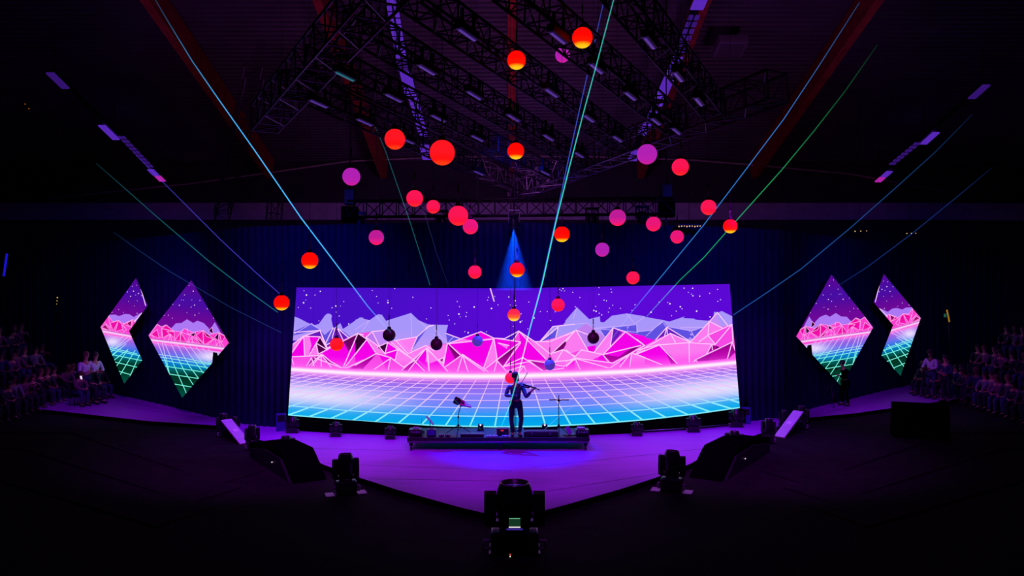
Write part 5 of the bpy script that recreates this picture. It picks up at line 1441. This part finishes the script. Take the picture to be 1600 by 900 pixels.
# stands and spectators
random.seed(11)
STANDM = mat('stand_boards', (46, 42, 48), .85, noise=.2, scale=3)
def spect(kind):
    s = random.uniform
    if kind == 'stand':
        J = dict(pelvis=(0, 0, .92), chest=(0, -.02, 1.27), neck=(0, -.02, 1.45), head=(0, -.05, 1.63), look=(0, -1, -.05), shR=(-.19, 0, 1.39), elR=(-.27, -.08, 1.12), wrR=(-.12, -.27, 1.10), haR=(-.05, -.30, 1.12), shL=(.19, 0, 1.39), elL=(.27, -.08, 1.12), wrL=(.12, -.27, 1.08), haL=(.05, -.30, 1.10),
                 hipR=(-.1, 0, .89), knR=(-.11, -.03, .49), anR=(-.11, .03, .09), toeR=(-.14, -.14, .045), hipL=(.1, 0, .89), knL=(.11, -.02, .49), anL=(.12, .03, .09), toeL=(.15, -.14, .045))
    else:
        J = dict(pelvis=(0, .02, .53), chest=(0, .06, .88), neck=(0, .05, 1.06), head=(0, .01, 1.24), look=(0, -1, -.05), shR=(-.19, .05, 1.0), elR=(-.26, -.06, .74), wrR=(-.14, -.28, .66), haR=(-.09, -.35, .655), shL=(.19, .05, 1.0), elL=(.26, -.06, .74), wrL=(.14, -.28, .66), haL=(.09, -.35, .655),
                 hipR=(-.1, -.02, .52), knR=(-.13, -.44, .52), anR=(-.13, -.42, .09), toeR=(-.14, -.58, .045), hipL=(.1, -.02, .52), knL=(.13, -.44, .52), anL=(.13, -.40, .09), toeL=(.15, -.56, .045))
        if kind == 'clap': J.update(wrR=(-.08, -.26, .96), haR=(-.03, -.32, 1.0), wrL=(.08, -.26, .95), haL=(.02, -.31, 1.01), elR=(-.25, -.08, .78), elL=(.25, -.08, .78))
        if kind == 'phone': J.update(wrR=(-.10, -.30, 1.12), haR=(-.08, -.34, 1.19), wrL=(.10, -.28, .70), haL=(.06, -.33, .70), elR=(-.22, -.16, .86))
        if kind == 'lean': J.update(chest=(0, -.10, .86), neck=(0, -.17, 1.03), head=(0, -.25, 1.19), shR=(-.19, -.12, .98), shL=(.19, -.12, .98), elR=(-.24, -.28, .74), elL=(.24, -.28, .74), wrR=(-.08, -.42, .66), wrL=(.08, -.42, .66), haR=(-.03, -.49, .66), haL=(.03, -.49, .67))
    return J
SH = [mat('shirt_%s' % n_, c, .85, noise=.15, scale=15) for n_, c in (('black', (34, 32, 38)), ('navy', (40, 44, 78)), ('grey', (110, 106, 116)), ('plum', (110, 50, 90)), ('white', (205, 200, 210)), ('charcoal', (60, 58, 66)))]
protos = {}
for kind, hr in (('sit', 'short'), ('clap', 'long'), ('phone', 'short'), ('lean', 'long'), ('stand', 'short')):
    protos[kind] = figure(spect(kind), dict(skin=SKIN_, shirt=SH[0], trousers=TROU, hair=HAIR), hr, 1)
def spectator(kind, loc, rz, label, group, shirt=None, sc=1.0):
    t = thing('person', label, 'person', loc, rz, group)
    t.scale = (sc,) * 3
    sh = shirt or random.choice(SH[:4] + SH[5:])
    tr = random.choice([TROU, JEANS, TROU]); ha = random.choice([HAIR, HAIR2]); sk = random.choice([SKIN_, SKIN_, SKIN2])
    for nm, me, m in protos[kind]:
        if nm == 'eyes': continue
        o = bpy.data.objects.new(nm, me); COL.objects.link(o); o.parent = t
        if not me.materials: me.materials.append(m)
        o.material_slots[0].link = 'OBJECT'
        o.material_slots[0].material = {'shirt': sh, 'trousers': tr, 'hair': ha, 'body': sk}.get(nm, m)
    return t
RISE, DEP = .80, 1.02
NTH = 'first second third fourth fifth sixth seventh eighth ninth tenth eleventh twelfth thirteenth fourteenth fifteenth sixteenth seventeenth eighteenth nineteenth twentieth'.split()
def stand(sgn, name):
    A_, B_ = V((sgn * 16.1, 23.0, 0)), V((sgn * 17.85, 33.0, 0))
    d = (B_ - A_).normalized(); n_ = V((sgn * d.y, -sgn * d.x, 0))
    t = thing('grandstand', 'dark stepped grandstand on the %s side of the hall' % name, 'stand', A_)
    L = (B_ - A_).length
    for k in range(1, 9):
        o0 = .45 + DEP * k
        pp = [V((0, 0, 0)) + n_ * o0, d * L + n_ * o0, d * L + n_ * (o0 + DEP + .02), n_ * (o0 + DEP + .02)]
        MB().prism([p.to_2d() for p in (pp if sgn < 0 else pp[::-1])], -.1, RISE * k).build('tier', STANDM, t)
    for k in range(0, 8):
        o0 = .62 + DEP * k
        c = d * L / 2 + n_ * (o0 + .12) + V((0, 0, RISE * k + .37))
        R = Matrix((d, n_, V((0, 0, 1)))).transposed()
        mb = MB(); mb.box(c, (L, .34, .06), R, .01)
        for i in range(9): mb.box(n_ * (o0 + .12) + d * (L * (i + .5) / 9) + V((0, 0, RISE * k + .17)), (.06, .25, .36), R)
        mb.build('bench', BLACK, t)
    face = math.atan2(-n_.x, n_.y)        # looks back at the stage
    rz0 = math.atan2(-sgn * .93, .37)
    ppl = []
    for k in range(0, 6):
        y = .4 + .3 * (k % 2)
        row = []
        while y < L - .3:
            kind = random.choice(['sit', 'sit', 'clap', 'lean', 'phone', 'sit'])
            pos = A_ + d * (y + random.uniform(-.06, .06)) + n_ * (.62 + DEP * k + .12) + V((0, 0, RISE * k - .045))
            px = 800 + F * pos.x / pos.y
            y += random.choice([.62, .66, .72, .95])
            if not (-25 < px < 1625): continue
            if k == 0 and ((sgn < 0 and px > 112) or (sgn > 0 and px < 1478)): continue
            sh = random.choice(SH[:4] + SH[5:])
            row.append((spectator(kind, pos, rz0 + random.uniform(-.2, .2), 'x', 'seated spectators in the %s stand' % name, sh, random.uniform(.94, 1.05)), sh, kind))
        for i, (o, sh, kind) in enumerate(reversed(row)):
            o['label'] = '%s spectator in %s, %s from the screen end, %s row, %s stand' % ({'sit': 'seated', 'clap': 'clapping', 'lean': 'hunched', 'phone': 'hand-raising'}[kind], sh.name[6:], NTH[i], NTH[k], name)
    return A_, d, n_
AL, dL, nL = stand(-1, 'left')
AR, dR, nR = stand(1, 'right')
# front-row people who stand out
def stool(p, rz, sc, lab):
    t = thing('stool', 'black stool under the ' + ' '.join(lab.split()[:11]), 'stool', p, rz)
    MB().box((0, .04 * sc, .375 * sc), (.40 * sc, .34 * sc, .05), None, .012).build('seat', BLACK, t)
    for x in (-.16, .16):
        for y in (-.09, .17): MB().tube([(x * sc, y * sc, 0), (x * sc, y * sc, .36 * sc)], .016, 6).build('leg', BLACKM, t)
fr = [('stand', 133, 632, SH[4], 'spectator in a pale shirt standing second from the front end of the left stand', 1.15), ('stand', 148, 627, SH[4], 'spectator in a pale shirt standing nearest the left chevron screen', 1.1),
      ('sit', 141, 630, SH[0], 'spectator in dark clothes seated between the two pale shirts at left', 1.2), ('lean', 120, 634, SH[3], 'spectator in a plum top leaning forward over a lit phone at left', 1.0), ('sit', 158, 622, SH[0], 'spectator in black sitting low at the very front end of the left stand', 1.0)]
for kind, px, py, sh, lab, sc in fr:
    spectator(kind, ground(px, py), 1.15, lab, None, sh, sc)
    if kind != 'stand': stool(ground(px, py), 1.15, sc, lab)
frr = [('stand', 1455, 622, SH[4], 'spectator in a pale shirt standing nearest the right chevron screen', 1.12), ('sit', 1441, 615, SH[0], 'spectator in black seated low at the front end of the right stand', 1.0),
       ('lean', 1448, 618, SH[0], 'spectator in black leaning forward near the right chevron screen', 1.05), ('stand', 1478, 628, SH[1], 'spectator in a navy top standing behind the leaning one at right', 1.05), ('sit', 1468, 622, SH[3], 'spectator in a plum top seated behind the pale shirt at right', 1.1)]
for kind, px, py, sh, lab, sc in frr:
    spectator(kind, ground(px, py), -1.15, lab, None, sh, sc)
    if kind != 'stand': stool(ground(px, py), -1.15, sc, lab)
ph = thing('phone', 'lit phone held by a front-row spectator at left', 'phone', U(127, 590, 28.0))
MB().box((0, 0, 0), (.08, .012, .15), Matrix.Rotation(.4, 3, 'X'), .003).build('case', DKPLASTIC, ph)
MB().box((0, -.009, .003), (.07, .004, .135), Matrix.Rotation(.4, 3, 'X')).build('screen', mat('phone_screen', (240, 240, 255), .3, emit=(235, 225, 240), strength=1.0), ph)

# black draped table ahead of the right stand
tb = ground(1437, 684, -.12)
t = thing('draped_table', 'black draped table standing ahead of the right stand', 'table', tb, -.35)
MB().box((0, 0, 1.0), (1.5, .8, .05), None, .01).build('tabletop', CLOTHK, t)
mb = MB()
ring = []
for k in range(96):
    u = k / 96 * 4.6
    if u < 1.5: p = (-.75 + u, -.4)
    elif u < 2.3: p = (.75, -.4 + u - 1.5)
    elif u < 3.8: p = (.75 - (u - 2.3), .4)
    else: p = (-.75, .4 - (u - 3.8))
    w = 1.0 + .035 * math.sin(k * 1.9)
    ring.append((mb.bm.verts.new((p[0] * w, p[1] * w, .02)), mb.bm.verts.new((p[0], p[1], 1.02))))
for k in range(96): mb.bm.faces.new((ring[k][0], ring[(k + 1) % 96][0], ring[(k + 1) % 96][1], ring[k][1]))
mb.build('drape', CLOTHK, t)

# exit sign on its pole, side lamps
p = ground(1484, 604, 0); Yp = 33.5
pp = U(1480, 520, Yp)
t = thing('sign_pole', 'thin pole with a yellow band and small green sign by the right stand', 'pole', V((pp.x, Yp, 0)))
zt = U(1474, 458, Yp).z
zb = U(1484, 520, Yp).z
MB().tube([(.1, 0, 0), (.1, 0, zb), (-.12, 0, zt)], .022, 6).build('pole', BLACKM, t)
q0, q1 = U(1479, 484, Yp), U(1483, 503, Yp)
MB().tube([(q0.x - pp.x, -.02, q0.z), (q1.x - pp.x, -.02, q1.z)], .032, 6).build('yellow_band', mat('yellow_band', (200, 150, 30), .5, emit=(190, 140, 20), strength=.55), t)
MB().box((U(1476.5, 493, Yp).x - pp.x, -.02, U(1476, 493, Yp).z), (.1, .03, .15), None, .004).build('green_sign', mat('green_sign', (30, 110, 80), .5, emit=(24, 92, 66), strength=.8), t)
t = thing('warm_lamp', 'small yellowish lamp column on the wall above the left stand', 'lamp', U(90, 470, 33.5))
MB().box((0, 0, 0), (.09, .06, .5), Matrix.Rotation(.1, 3, 'Y'), .01).build('housing', BLACKM, t)
for k, s_ in enumerate((.03, .022, .018)): MB().ball((.02 - .015 * k, -.05, .14 - .14 * k), s_, 8).build('bulb', mat('yellow_bulb', (230, 200, 110), .4, emit=(190, 165, 90), strength=.9), t)
t = thing('blue_tube_lamp', 'upright blue tube lamp at the far left over the stand', 'lamp', U(8, 414, 34))
MB().tube([(-.06, 0, -.5), (.08, 0, .5)], .045, 8).build('tube', mat('blue_tube', (30, 30, 220), .4, emit=(28, 20, 215), strength=.8), t)
MB().box((-.07, 0, -.58), (.12, .08, .16), None, .01).build('holder', BLACKM, t)
t = thing('wall_lamp', 'pair of tiny orange lamps high on the left wall', 'lamp', U(42, 166, 30))
MB().box((0, .05, 0), (.3, .05, .3), None, .01).build('back_plate', BLACKM, t)
for x, z in ((-.06, .08), (.09, -.1)): MB().ball((x, -.02, z), .025, 8).build('bulb', mat('orange_bulb', (220, 110, 30), .4, emit=(150, 70, 20), strength=.9), t)
# roof ventilation box
rb = rafter_pt(1141, 72, -.2)
t = thing('roof_box', 'square ventilation box under the roof, right of the right light track', 'vent', rb)
Rr = Matrix.Rotation(math.atan(-0.304), 3, 'X')
MB().box((0, 0, 0), (1.05, .95, .3), Rr, .02).build('case', mat('vent_case', (150, 140, 155), .6), t)
MB().box((0, 0, -.16), (.86, .76, .03), Rr, .005).build('grille', mat('vent_grille', (120, 112, 125), .6), t)
